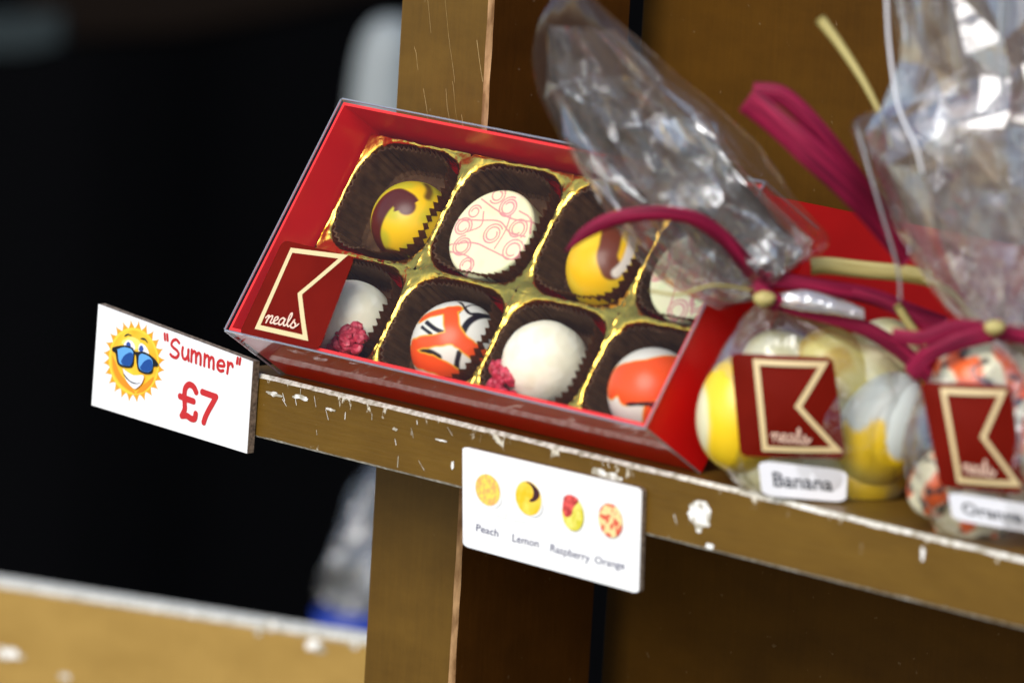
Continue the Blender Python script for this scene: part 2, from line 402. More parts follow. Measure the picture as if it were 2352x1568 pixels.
M_flare = film_mat('cellophane_gathered', refl=.85, milk=.06, tint=(.985, .98, .975), rough=.075, bump=.22, bscale=40, base=.17, pw=1.6)
M_glint = film_mat('cellophane_glints', refl=.95, milk=.28, tint=(.97, .97, .97), rough=.08, bump=.3, bscale=60, base=.40, pw=1.4)  # whitened film: bright sky reflections are put into its milkiness
M_wr = film_mat('cellophane_wrinkled', refl=.7, milk=.01, tint=(.99, .99, .985), rough=.09, bump=.1, bscale=40, base=.045, pw=2.2)
M_crease = film_mat('brown_film_edge', refl=.5, milk=.3, tint=(.45, .38, .33), rough=.2, bump=0, base=.1)
M_raffia = mat('magenta_raffia', (.30, .012, .075), .6, spec=.2)
def _raf(M, c1, c2, sc):
    b = M.node_tree.nodes['Principled BSDF']
    n = N(M, 'ShaderNodeTexNoise'); n.inputs['Scale'].default_value = 1; n.inputs['Detail'].default_value = 5
    mp = N(M, 'ShaderNodeMapping'); mp.inputs['Scale'].default_value = (1.5, .045, 1)
    t = N(M, 'ShaderNodeTexCoord'); L(M, t.outputs['UV'], mp.inputs[0]); L(M, mp.outputs[0], n.inputs['Vector'])
    L(M, ramp(M, n.outputs[0], [(.35, c1), (.66, c2)]), b.inputs['Base Color']); add_bump(M, n.outputs[0], .6, .0004)
_raf(M_raffia, (.09, .002, .018), (.34, .012, .058), (120, 120, 1100))
M_khaki = mat('khaki_raffia', (.30, .24, .07), .55); _raf(M_khaki, (.30, .24, .06), (.58, .50, .20), (150, 150, 900))

# ------------------------------------------------------------------ display stand
stand = empty('display_stand', (0.03, .08, 0), 'gold-brown painted wooden stand whose scuffed shelf carries the red box and the bags', 'display stand')
def local(o, p): return p
bm = bmesh.new(); TH = .0183
X0, X1 = -.014, .62
# the board with a worn strip along each long front edge
e = .0011
prof = [(0+e, 0), (.118, 0), (.118, -TH), (0+e*.6, -TH), (0, -TH+e*.6), (0, -e)]
V, F, FM = [], [], []
nx = 260
for i in range(nx+1):
    x = X0+(X1-X0)*i/nx
    for k, (y, z) in enumerate(prof):
        j = .00028*noise.noise(Vector((x*90, k*3., 0)))+.0002*noise.noise(Vector((x*420, k*3., 4)))
        if k in (0, 5): y_, z_ = y+(j if k == 0 else 0), z+(j if k == 5 else 0)
        elif k in (3, 4): y_, z_ = y+(j*.7 if k == 3 else 0), z+(j*.7 if k == 4 else 0)
        else: y_, z_ = y, z
        V.append((x, y_, z_))
n6 = len(prof)
for i in range(nx):
    for k in range(n6):
        F.append((i*n6+k, (i+1)*n6+k, (i+1)*n6+(k+1) % n6, i*n6+(k+1) % n6)); FM.append(1 if k in (5, 3) else 0)
F += [tuple(range(n6)), tuple(nx*n6+k for k in range(n6-1, -1, -1))]; FM += [0, 0]
BOARD = (V, F, FM)
def keep_parent(o, p):
    o.parent = p; o.matrix_parent_inverse = p.matrix_world.inverted()
bpy.context.view_layer.update()
# post: front face, side darkened in colour for shade, copper-worn corner
bm = bmesh.new(); PX0, PX1, PY0, PY1 = -.0038, .0326, .0475, .1030
e = .0013
prof = [(PX0, PY0), (PX1-e, PY0), (PX1, PY0+e), (PX1, PY1), (PX0, PY1)]
V, F, FM = [], [], []
ZZ = [-.36]+list(np.linspace(-.355, .33, 150))+[.335]
segs = [z for z in ZZ if not (-TH-.0005 < z < .0005)]
for z in ZZ:
    for k, (x, y) in enumerate(prof):
        j = .0003*noise.noise(Vector((z*110, k*2., 1)))
        V.append((x+(j if k == 1 else 0), y+(j if k == 2 else 0), z))
for i in range(len(ZZ)-1):
    for k in range(5):
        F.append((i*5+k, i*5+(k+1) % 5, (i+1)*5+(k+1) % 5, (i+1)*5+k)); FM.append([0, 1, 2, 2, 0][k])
F += [tuple(range(4, -1, -1)), tuple((len(ZZ)-1)*5+k for k in range(5))]; FM += [0, 0]
PV_, PF_, PFM_ = V, F, FM
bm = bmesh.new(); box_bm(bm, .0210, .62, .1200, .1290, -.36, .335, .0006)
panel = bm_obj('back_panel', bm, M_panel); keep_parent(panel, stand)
# brush scratches on the post and chips on the board front
V, F = [], []
for k in range(46):
    z = .30-random.random()*.25; x = PX0+.001+random.random()*.031; ln = .006+random.random()*.022
    sx = .22+.12*random.random()
    p = [np.array([x+sx*ln*t, PY0-.00006, z-ln*t+.0006*math.sin(t*7+k)]) for t in np.linspace(0, 1, 8)]
    p = [q for q in p if q[0] < PX1-.0015]
    if len(p) > 3: stroke_geo(p, .00006+.00010*random.random()**2, (0, -1, 0), V=V, F=F)
b0 = len(PV_); PFM_ += [3]*len(F); PF_ += [tuple(k+b0 for k in f) for f in F]; PV_ += V
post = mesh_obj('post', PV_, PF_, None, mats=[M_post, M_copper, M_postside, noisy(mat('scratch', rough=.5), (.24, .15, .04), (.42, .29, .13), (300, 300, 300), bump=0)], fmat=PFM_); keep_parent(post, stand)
V, F = [], []
def blob(V, F, x, z, rx, rz, seed, y=-.0001, n=44):
    b = len(V); V.append(np.array([x, y, z]))
    for k in range(n):
        a = 2*math.pi*k/n; r = 1+.5*noise.noise(Vector((math.cos(a)*1.5+seed, math.sin(a)*1.5, seed*.7)))+.25*noise.noise(Vector((math.cos(a)*3+seed, math.sin(a)*3, seed*.7)))
        V.append(np.array([x+rx*r*math.cos(a), y, z+rz*r*math.sin(a)]))
    for k in range(n): F.append((b, b+1+k, b+1+(k+1) % n))
def sh(px, py): return at_y(px, py, 0)
for (px, py, rx, rz, s_) in [(1607, 1186, .0042, .0036, 1), (1630, 1253, .0014, .0007, 2), (2120, 1270, .0007, .0020, 3), (1398, 1092, .0045, .0011, 4), (1375, 1083, .003, .0009, 5), (1012, 1010, .0022, .0003, 9), (908, 985, .001, .0004, 10), (630, 905, .0028, .0007, 11), (690, 912, .0035, .0006, 12), (760, 940, .002, .0004, 13), (1040, 1068, .0006, .0012, 14)]:
    p = sh(px, py); blob(V, F, p[0], p[2], rx, rz, s_, y=-.00008-.00001*s_)
for k in range(22):
    x = X0+.02+random.random()**1.6*.16; z = -.0012-random.random()**2*.014; ang = random.choice([-1.25, -1.1, -1.5, -.75, -1.6]); ln = .0006+.0028*random.random()
    p = [np.array([x+math.cos(ang)*ln*t, -.0001-.000002*k, z+math.sin(ang)*ln*t]) for t in np.linspace(0, 1, 5)]
    if p[-1][2] > -TH+.0008: stroke_geo(p, .00005+.00009*random.random(), (0, -1, 0), V=V, F=F)
bv, bf, bfm = BOARD; b0 = len(bv); bfm += [2]*len(F); bf += [tuple(k+b0 for k in f) for f in F]; bv += V
board = mesh_obj('shelf_board', bv, bf, None, mats=[M_shelf, M_worn, M_chip], fmat=bfm); keep_parent(board, stand)

# ------------------------------------------------------------------ chocolate box
BT, BW, BH, BL = .56535, .07406, .02689, .165
wy = .00866
lv = np.array([math.cos(wy), math.sin(wy), 0]); nv = np.array([-math.sin(wy), math.cos(wy), 0])
sv = nv*math.sin(BT)+np.array([0, 0, math.cos(BT)]); hv = -(nv*math.cos(BT)-np.array([0, 0, math.sin(BT)]))
B0 = np.array([0, .00628, .0008])
B0 = B0-np.array([0, 0, .0006])
BM = frame(B0, lv, sv, hv)
def inbox(q, h):   # plan position inside the box of something seen at q and h above its floor
    P = at_plane(q[0], q[1], B0+hv*h, hv)-B0
    return P@lv, P@sv
cbox = empty('chocolate_box', BM, 'open-fronted red gift box of eight chocolates under a clear lid, leaning on the post', 'chocolate box')
def card_box(parent, L_, W_, H_, th=.0008, name='red_box'):
    bm = bmesh.new()
    for (x0, x1, y0, y1, z0, z1) in ((0, L_, 0, W_, 0, th), (0, L_, 0, th, th, H_-.0002), (0, L_, W_-th, W_, th, H_-.0002), (0, th, th, W_-th, th, H_-.0002), (L_-th, L_, th, W_-th, th, H_-.0002)):
        box_bm(bm, x0, x1, y0, y1, z0, z1)
    for (x0, x1, y0, y1) in ((0, L_, 0, th), (0, L_, W_-th, W_), (0, th, th, W_-th), (L_-th, L_, th, W_-th)):
        box_bm(bm, x0, x1, y0, y1, H_-.0002, H_, mi=1)
    return bm_obj(name, bm, [M_red, M_rededge], parent)
card_box(cbox, BL, BW, BH)
# clear sleeve lid
o_ = .0007; V = [(-o_, -o_, .001), (BL+o_, -o_, .001), (BL+o_, BW+o_, .001), (-o_, BW+o_, .001)]
V += [(x, y, BH+o_) for x, y, _ in V]
F = [(4, 5, 6, 7), (0, 1, 5, 4), (1, 2, 6, 5), (2, 3, 7, 6), (3, 0, 4, 7)]
lid = mesh_obj('clear_lid', V, F, M_lid, cbox)
bm = bmesh.new(); ew = .00022
for a, b in ((4, 5), (5, 6), (6, 7), (7, 4), (0, 4), (1, 5), (2, 6), (3, 7)):
    p, q = Vector(V[a]), Vector(V[b]); lo = Vector((min(p.x, q.x), min(p.y, q.y), min(p.z, q.z))); hi = Vector((max(p.x, q.x), max(p.y, q.y), max(p.z, q.z)))
    k = Vector((ew, ew, ew)); d = (hi-lo); sh_ = Vector([ew*1.05 if c > .001 else 0 for c in d])
    lo2 = lo-k+sh_*2; hi2 = hi+k-sh_*2
    box_bm(bm, lo2.x, hi2.x, lo2.y, hi2.y, lo2.z, hi2.z)
bm_obj('lid_crease', bm, M_lidedge, lid)
# sticker with pennant and script
def sticker(parent, mapf, kp, script, seg=8, w=.05):
    """mapf(u,v,lift) -> 3-D; kp = pennant corners in uv; script=(origin,xvec,yvec,halfwidth) in uv"""
    rq = round_quad(.07)
    V = [mapf(.5, .5, 0)]; F = []
    rings = 5
    for r in range(1, rings+1):
        for (u, v) in rq: V.append(mapf(.5+(u-.5)*r/rings, .5+(v-.5)*r/rings, 0))
    n = len(rq)
    for k in range(n): F.append((0, 1+k, 1+(k+1) % n))
    for r in range(1, rings):
        for k in range(n):
            a = 1+(r-1)*n; b = a+n; F.append((a+k, b+k, b+(k+1) % n, a+(k+1) % n))
    st = mesh_obj('sticker', V, F, M_sticker, parent, smooth=True)
    P, Q = poly_outline(kp, w)
    # subdivide sides so they follow the curve of the sticker
    m_ = len(kp); V, F = [], []
    for k in range(m_):
        k2 = (k+1) % m_; b = len(V); S = 10
        for t in range(S+1):
            a = P[k]*(1-t/S)+P[k2]*t/S; c = P[m_+k]*(1-t/S)+P[m_+k2]*t/S
            V += [mapf(a[0], a[1], .00009), mapf(c[0], c[1], .00009)]
        for t in range(S): F.append((b+2*t, b+2*t+1, b+2*t+3, b+2*t+2))
    mesh_obj('pennant_logo', V, F, M_cream, st)
    glyph = [[(-.1, .62), (.12, .95), (.2, .72), (.08, 0)], [(.1, .3), (.36, .86), (.56, .95), (.6, .65), (.52, .15), (.72, .08), (.98, .42), (1.22, .72), (1.14, .95), (.94, .82), (.86, .4), (1.0, .05), (1.28, .12), (1.42, .3)],
             [(1.95, .8), (1.72, .95), (1.45, .6), (1.44, .18), (1.62, .03), (1.84, .35), (2.0, .85), (1.93, .3), (2.06, .03), (2.24, .2), (2.52, 1.05), (2.58, 1.6), (2.46, 1.68), (2.34, 1.1), (2.36, .25), (2.54, .02), (2.74, .3), (2.98, .95)],
             [(2.98, .95), (3.0, .7), (3.2, .4), (3.12, .02), (2.86, -.04), (2.72, .14)], [(3.14, .06), (3.36, .3), (3.5, .55)]]
    O, XV, YV, hw = script; V, F = [], []
    for i, g in enumerate(glyph):
        pts = [mapf(O[0]+XV[0]*x+YV[0]*y, O[1]+XV[1]*x+YV[1]*y, .00010+.00008*i) for x, y in catmull(g, 6)]
        nn = np.cross(np.array(mapf(1, .5, 0))-np.array(mapf(0, .5, 0)), np.array(mapf(.5, 1, 0))-np.array(mapf(.5, 0, 0))); nn /= np.linalg.norm(nn)
        stroke_geo(pts, hw, nn, V=V, F=F)
    mesh_obj('script_lettering', V, F, M_script, st)
    return st
zc = BH+o_+.00015
cor = [np.array([*inbox(q, zc), zc]) for q in [(548, 768), (733, 803), (815, 590), (650, 551)]]   # BL BR TR TL
def lidmap(u, v, l):
    p = cor[0]*(1-u)*(1-v)+cor[1]*u*(1-v)+cor[2]*u*v+cor[3]*(1-u)*v; return (p[0], p[1], zc+l)
def uv_of(q):
    P = np.array(inbox(q, zc)); uv = np.array([.5, .5])
    for _ in range(20):
        f0 = np.array(lidmap(*uv, 0))[:2]-P
        J = np.array([(np.array(lidmap(uv[0]+1e-4, uv[1], 0))-np.array(lidmap(*uv, 0)))[:2]/1e-4, (np.array(lidmap(uv[0], uv[1]+1e-4, 0))-np.array(lidmap(*uv, 0)))[:2]/1e-4]).T
        uv = uv-np.linalg.solve(J, f0)
    return uv
kp = [uv_of(q) for q in [(592, 751), (702, 776), (689, 675), (789, 590), (670, 575)]]
o1, o2, o3 = uv_of((610, 741)), uv_of((683, 755)), uv_of((615, 724))
sticker(lid, lidmap, kp, (o1, (o2-o1)/3.4, (o3-o1)/.95, .00024), w=.048)

# gold tray
HT = .0134
cols = [.0018, .0430, .0838, .1235, .1632]; rows = [.0012, .0345, .0715]
def sup(t, a, b, n=4.6):
    c, s = abs(math.cos(t)), abs(math.sin(t)); r = ((c/a)**n+(s/b)**n)**(-1/n); return r*math.cos(t), r*math.sin(t)
V, F = [], []; NA = 160
for ci in range(4):
    for ri in range(2):
        cx, cy = (cols[ci]+cols[ci+1])/2, (rows[ri]+rows[ri+1])/2; hx, hy = (cols[ci+1]-cols[ci])/2, (rows[ri+1]-rows[ri])/2
        b = len(V); R = 7
        for r in range(R):
            for k in range(NA):
                t = 2*math.pi*k/NA
                xi, yi = sup(t, hx-.0010, hy-.0010, 3.9)
                m_ = max(abs(math.cos(t))/hx, abs(math.sin(t))/hy); xo, yo = math.cos(t)/m_, math.sin(t)/m_
                f = r/(R-1.); x, y = cx+xi*(1-f)+xo*f, cy+yi*(1-f)+yo*f
                z = HT-.0007*(1-f)**3+.0005*noise.noise(Vector((x*260, y*260, 1)))*(1 if 0 < f < 1 else .3)+.0004*noise.noise(Vector((x*90, y*90, 3)))
                if f == 1: z = HT+.0004*noise.noise(Vector((x*90, y*90, 3)))
                V.append((x, y, z))
        for r in range(R-1):
            for k in range(NA): F.append((b+r*NA+k, b+r*NA+(k+1) % NA, b+(r+1)*NA+(k+1) % NA, b+(r+1)*NA+k))
        b2 = len(V)
        for d in (.3, 1.):
            for k in range(NA):
                t = 2*math.pi*k/NA; xi, yi = sup(t, hx-.0012-.001*d, hy-.0012-.001*d, 3.9); V.append((cx+xi, cy+yi, HT-.0008-.0108*d))
        for k in range(NA):
            F.append((b+k, b2+k, b2+(k+1) % NA, b+(k+1) % NA)); F.append((b2+k, b2+NA+k, b2+NA+(k+1) % NA, b2+(k+1) % NA))
# thin foil skirt round the tray
b = len(V); per = [(cols[0], rows[0]), (cols[-1], rows[0]), (cols[-1], rows[-1]), (cols[0], rows[-1])]
for z in (HT, .0012):
    for p in per: V.append((p[0], p[1], z))
for k in range(4): F.append((b+k, b+(k+1) % 4, b+4+(k+1) % 4, b+4+k))
mesh_obj('gold_tray', V, F, M_gold, cbox, smooth=True)

# paper cups and chocolates
ordc = ['first', 'second', 'third', 'last']
def smooth(e0, e1, x):
    t = min(1, max(0, (x-e0)/(e1-e0))); return t*t*(3-2*t)
def cup_mesh(hx, hy, seed):
    V, F = [], []; NF = 52; S = 6; NA = NF*S
    levels = [(.00, .84), (.0012, .89), (.004, .92), (.008, .95), (.0115, .975), (.0140, 1.0)]
    V.append((0, 0, .0010))
    for li, (z, f) in enumerate(levels):
        for k in range(NA):
            t = 2*math.pi*k/NA; ph = (k % S)/S; tri = 1-4*abs(ph-.5) if True else 0
            x, y = sup(t, (hx-.0024)*f, (hy-.0022)*f, 3.7); r = math.hypot(x, y)
            wob = .0005*noise.noise(Vector((math.cos(t)*3+seed, math.sin(t)*3, z*90)))
            amp = .00038*tri*(.5+.5*li/5); q = (r+amp+wob)/r
            kk = smooth(-.4, .5, math.cos(t)); zz = z+.0010 if li < 5 else z-.0013*(1-kk)+.0013*tri*(.25+.75*kk)+.0008*noise.noise(Vector((math.cos(t)*4+seed, math.sin(t)*4, 2)))
            V.append((x*q, y*q, zz))
    for k in range(NA): F.append((0, 1+k, 1+(k+1) % NA))
    for li in range(len(levels)-1):
        for k in range(NA):
            a = 1+li*NA; F.append((a+k, a+NA+k, a+NA+(k+1) % NA, a+(k+1) % NA))
    me = bpy.data.meshes.new('paper_cup'); me.from_pydata(V, [], F); me.materials.append(M_cup)
    return me
rown = {0: 'bottom', 1: 'top'}
holds = {(0, 1): 'the yellow chocolate with the full brown swirl', (1, 1): 'the fully visible pink-scrolled disc', (2, 1): 'the yellow chocolate under the magenta strand', (3, 1): 'the pink-scrolled disc half behind cellophane',
         (0, 0): 'the white truffle partly behind the maroon sticker', (1, 0): 'the striped chocolate with a broad orange cross', (2, 0): 'the fully visible white truffle', (3, 0): 'the orange chocolate in the near corner'}
for (ci, ri), what in holds.items():
    hx, hy = (cols[ci+1]-cols[ci])/2, (rows[ri+1]-rows[ri])/2
    me = cup_mesh(hx, hy, ci*3.3+ri*7.7)
    o = bpy.data.objects.new('paper_cup', me); C.objects.link(o)
    o.matrix_world = BM @ Matrix.Translation(Vector(((cols[ci]+cols[ci+1])/2-.0006, (rows[ri]+rows[ri+1])/2, .0008)))
    tag(o, 'pleated brown paper cup holding ' + what, 'paper cup', 'brown paper cups in the gold tray')

def grid_dome(R, colorf, rough=0., seed=0., nr=110, na=220, flat=None, peak=0.):
    """dome chocolate; colorf(x,y,z in units of R)->rgb ; flat: puck of that height"""
    V, F, Cc = [], [], []
    for i in range(nr+1):
        a = math.pi*.66*i/nr
        for k in range(na):
            t = 2*math.pi*k/na
            if flat is None:
                x, y, z = math.sin(a)*math.cos(t), math.sin(a)*math.sin(t), math.cos(a)
                d = 1.
                if rough:
                    p = Vector((x, y, z))*1.6+Vector((seed, 0, 0))
                    d += rough*(noise.noise(p)*.9+(1-2*abs(noise.noise(p*2.1)))*.35+.12*noise.noise(p*5))
                    d += peak*math.exp(-((x+.15)**2+(y-.25)**2)/.02)*(z > 0)
                V.append((x*R*d, y*R*d, z*R*d))
            else:
                s = i/nr
                if s < .8: rr, z = s/.8*.9, flat
                elif s < .88:
                    b = (s-.8)/.08*math.pi/2; rr, z = .9+.1*math.sin(b), flat-.1*(1-math.cos(b))
                else: rr, z = 1-.06*(s-.88)/.12, flat-.1-(flat+.25)*(s-.88)/.12
                x, y = rr*math.cos(t), rr*math.sin(t); V.append((x*R, y*R, z*R))
            Cc.append(colorf(x, y, z))
    for i in range(nr):
        for k in range(na): F.append((i*na+k, (i+1)*na+k, (i+1)*na+(k+1) % na, i*na+(k+1) % na))
    return V, F, Cc
def mixc(a, b, t): return tuple(a[i]*(1-t)+b[i]*t for i in range(3))
def smooth(e0, e1, x):
    t = min(1, max(0, (x-e0)/(e1-e0))); return t*t*(3-2*t)
YEL, LEM, BRN = (.82, .50, .008), (.50, .44, .02), (.085, .014, .008)
# swirl traced in the chocolate's own plane
def seg_dist(p, pts):
    best = 9e9; bu = 0
    for i in range(len(pts)-1):
        a, b = pts[i], pts[i+1]; ab = b-a; t = max(0, min(1, ((p-a)@ab)/(ab@ab+1e-12))); d = np.linalg.norm(p-a-ab*t)
        if d < best: best, bu = d, (i+t)/(len(pts)-1)
    return best, bu
def view_local(Rm, cpx, pts, R):
    """turn points seen on the ball (offsets from its centre, in ball radii) into directions in box axes"""
    out = []
    for (x, y) in pts:
        z = math.sqrt(max(0, 1-x*x-y*y)); d = RX*x+UX*y-FX*z
        out.append(np.array([d@lv, d@sv, d@hv]))
    return out
sw1 = catmull(view_local(None, None, [(-.45, -.93), (-.75, -.62), (-.90, -.2), (-.82, .2), (-.62, .5), (-.40, .62), (-.20, .52), (-.12, .38)], 1), 5)
sw1b = catmull(view_local(None, None, [(-.1, -.98), (-.42, -.85)], 1), 5)
sp1 = catmull(view_local(None, None, [(.35, .9), (.42, .75), (.38, .6)], 1), 5)
def col_swirl(x, y, z):
    p = np.array([x, y, z]); p = p/np.linalg.norm(p)
    n = noise.noise(Vector((x*2, y*2, z*2+4))); c = mixc(YEL, LEM, smooth(-.25, .35, n))
    d, u = seg_dist(p, sw1); w = .21+.08*math.sin(u*3.1)+.10*smooth(.75, 1, u)*(1-smooth(.97, 1.0, u))
    c = mixc(BRN, c, smooth(w-.03, w+.05, d))
    d, u = seg_dist(p, sw1b); c = mixc(BRN, c, smooth(.28, .45, d))
    d, u = seg_dist(p, sp1); c = mixc((.14, .07, .01), c, smooth(.03, .16, d))
    return c
sw2 = catmull(view_local(None, None, [(.10, .95), (.02, .6), (-.05, .3), (.05, .0)], 1), 5)
gloss2 = catmull(view_local(None, None, [(.55, .75), (.48, .4), (.36, .12), (.16, -.08)], 1), 5)  # painted gloss: a pale streak beside the brown patch
def col_swirl2(x, y, z):
    p = np.array([x, y, z]); p = p/np.linalg.norm(p)
    n = noise.noise(Vector((x*2, y*2, z*2+9))); c = mixc((.85, .50, .005), (.80, .55, .02), smooth(-.25, .35, n))
    d, u = seg_dist(p, sw2); w = .24
    c = mixc((.15, .035, .012), c, smooth(w-.04, w+.06, d)); d, u = seg_dist(p, gloss2); return mixc((.78, .72, .62), c, smooth(.06, .16, d))
ORG, WHT, BLK = (.80, .085, .012), (.70, .69, .60), (.012, .008, .012)
def make_orange(bands, lines, over=False):
    bl = [(catmull(view_local(0, 0, b[0], 1), 5), b[1]) for b in bands]; ll = [(catmull(view_local(0, 0, b[0], 1), 5), b[1]) for b in lines]
    def f(x, y, z):
        p = np.array([x, y, z]); p = p/np.linalg.norm(p); c = WHT
        for pts, w in ll:
            d, u = seg_dist(p, pts); c = mixc(BLK, c, smooth(w*.75, w*1.25, d))
        w2 = .03*noise.noise(Vector((x*5, y*5, z*5))); dm = min([9]+[seg_dist(p, pts)[0]-w for pts, w in bl])+w2
        c = mixc((.75, .4, .03), c, smooth(.02, .05, dm)); c = mixc(ORG, c, smooth(-.01, .02, dm))
        if over:
            for pts, w in ll: c = mixc(BLK, c, smooth(w*.75, w*1.25, seg_dist(p, pts)[0]))
        return c
    return f
col_or1 = make_orange([([(-.75, .62), (-.3, .78), (0, .84)], .10), ([(-.15, .8), (-.05, .3), (.35, -.05), (.7, -.25), (.95, -.3)], .15), ([(-.95, .05), (-.55, .15), (-.1, .22)], .12), ([(-.98, -.15), (-.7, -.3), (-.3, -.45), (.1, -.75), (.3, -.95)], .19)],
                      [([(.05, .98), (.25, .75), (.5, .72), (.8, .58)], .045), ([(.0, .7), (.15, .85), (.5, .9), (.7, .7)], .03), ([(.1, .3), (.25, .55), (.5, .68), (.85, .6)], .075), ([(.05, -.1), (.0, -.4), (.1, -.8)], .06), ([(-.75, -.05), (-.55, -.12), (-.4, -.2)], .09), ([(-.65, .55), (-.45, .4), (-.2, .3)], .05), ([(-.75, .45), (-.55, .3)], .04)])
col_or2 = make_orange([([(-.9, .25), (-.5, .4), (0, .48), (.5, .55), (.9, .4)], .36), ([(-.6, .02), (0, 0.12), (.3, .3)], .26), ([(-.08, -.2), (-.10, -.6), (-.02, -.98)], .11)],
                      [([(-.98, -.2), (-.5, -.23), (-.12, -.22)], .045), ([(.0, -.26), (.25, -.16), (.45, .05), (.65, .25)], .085), ([(-.1, -.22), (.05, -.24)], .03)], over=True)
swirls = []
for (cx, cy, rs, k) in [(-.62, .35, .16, 1.4), (-.72, -.02, .22, 2), (-.50, -.42, .24, 2.2), (-.18, -.80, .2, 1.8), (.08, -.02, .24, 2), (.15, .62, .24, 2.2), (.62, .22, .24, 2), (-.25, .82, .2, 1.6), (.75, -.25, .26, 1.8), (.35, -.55, 0, 0)]:
    if rs:
        swirls.append(np.array([(cx+rs*(1-.55*t)*math.cos(t*k*2*math.pi+cx*9), cy+rs*1.0*(1-.55*t)*math.sin(t*k*2*math.pi+cx*9)) for t in np.linspace(0, 1, 60)]))
for pts in [[(-.95, .1), (-.4, .2), (.1, .28), (.5, .1), (.9, .1)], [(-.95, -.5), (-.3, -.3), (.2, -.35), (.8, -.45)], [(-.6, .65), (-.1, .5), (.4, .4), (.9, .45)], [(-.75, -.6), (-.2, -.62), (.0, -.9)], [(-.4, .4), (-.3, .1), (-.55, -.1)], [(.3, .45), (.35, .1), (.3, -.3)], [(.45, .6), (.8, .5), (.95, .2)]]:
    swirls.append(np.array(catmull(pts, 8)))
_SP = np.concatenate([np.concatenate([s[:-1, None], s[1:, None]], 1) for s in swirls])
_grid = 260; _g = np.linspace(-1.05, 1.05, _grid); _GX, _GY = np.meshgrid(_g, _g, indexing='ij'); _D = np.full(_GX.shape, 9.)
for a, b in _SP:
    ab = b-a; t = np.clip(((_GX-a[0])*ab[0]+(_GY-a[1])*ab[1])/(ab@ab+1e-12), 0, 1); d = np.hypot(_GX-a[0]-ab[0]*t, _GY-a[1]-ab[1]*t); _D = np.minimum(_D, d)
CREAM, PINK = (.76, .75, .46), (.55, .06, .16)
def col_disc(rot=0., flip=1):
    cr, sr = math.cos(rot), math.sin(rot)
    def f(x, y, z):
        x, y = (x*cr-y*sr)*flip, x*sr+y*cr
        if z < .5: return (.66, .60, .30)
        i = int(round((x+1.05)/2.1*(_grid-1))); j = int(round((y+1.05)/2.1*(_grid-1)))
        d = _D[max(0, min(_grid-1, i)), max(0, min(_grid-1, j))]
        c = mixc(CREAM, (.60, .72, .38), .45*smooth(.15, .5, noise.noise(Vector((x*3, y*3, 2)))))
        c = mixc(c, (.82, .62, .52), .4*smooth(.0, .5, noise.noise(Vector((x*2.4+5, y*2.4, 7)))))
        return mixc(PINK, c, smooth(.006, .030, d)*.75+.25 if d < .03 else 1)
    return f
def cream(x, y, z):
    n = noise.noise(Vector((x*3, y*3, z*3))); return mixc((.80, .77, .58), (.85, .83, .66), smooth(-.3, .3, n))
def place(name, q, h, R, geo, M, label, cat='chocolate', group=None):
    l_, s_ = inbox(q, h); V, F, Cc = geo
    o = mesh_obj(name, V, F, M, cols=Cc, smooth=True); o.matrix_world = BM @ Matrix.Translation(Vector((l_, s_, h)))
    return tag(o, label, cat, group)
RB = .0118
G8 = 'chocolates in the red box'
place('swirl_chocolate', (947, 512), .0085, RB*1.0, grid_dome(RB*1.0, col_swirl), M_choc, 'yellow domed chocolate with a long brown swirl down its left side', group=G8)
place('swirl_chocolate', (1398, 620), .0085, RB, grid_dome(RB, col_swirl2), M_choc, 'orange-yellow domed chocolate with a brown patch, under the magenta strand', group=G8)
RD = .0138
def place_disc(q, geo, label):
    l_, s_ = inbox(q, .0125); V, F, Cc = geo
    o = mesh_obj('printed_chocolate', V, F, M_disc, cols=Cc, smooth=True)
    o.matrix_world = BM @ Matrix.Translation(Vector((l_, s_, .0125-.72*RD))) @ Matrix.Rotation(math.radians(5), 4, 'Y')
    tag(o, label, 'chocolate', G8)
place_disc((1120, 533), grid_dome(RD, col_disc(0), flat=.72, nr=150, na=300), 'cream disc chocolate printed with pink scrolls, fully visible')
place_disc((1585, 630), grid_dome(RD, col_disc(1.2), flat=.72, nr=150, na=300), 'pink-scrolled cream disc chocolate half hidden behind the gathered cellophane')
place('striped_chocolate', (1050, 799), .0085, RB*1.1, grid_dome(RB*1.1, col_or1), M_choc, 'white domed chocolate with a broad orange cross and thin black stripes', group=G8)
place('striped_chocolate', (1500, 903), .0085, RB*1.05, grid_dome(RB*1.05, col_or2), M_choc, 'orange-topped chocolate with a white base in the near corner of the box', group=G8)
def rasp(parent, q, h0, n, spread, seed, offs):
    r_ = random.Random(seed); bm = bmesh.new()
    for k in range(n):
        a = r_.random()*6.28; rr = math.sqrt(r_.random()); qx, qy = q[0]+offs[0]*rr*math.cos(a), q[1]+offs[1]*rr*math.sin(a)
        h = h0+(1-rr)*.0035+r_.random()*.001; l_, s_ = inbox((qx, qy), h); s = .0008+.0011*r_.random()
        v0 = len(bm.verts); res = bmesh.ops.create_icosphere(bm, subdivisions=2, radius=s)
        rot = Matrix.Rotation(r_.random()*6, 3, Vector((r_.random()-.5, r_.random()-.5, r_.random()-.5)).normalized())
        for v in res['verts']:
            p = rot @ Vector((v.co.x*1.35, v.co.y, v.co.z*.8)); p *= 1+.35*noise.noise(p*900+Vector((k*3, 0, 0)))
            v.co = p+Vector((l_, s_, h))
    o = bm_obj('raspberry_pieces', bm, M_rasp, None)
    return o
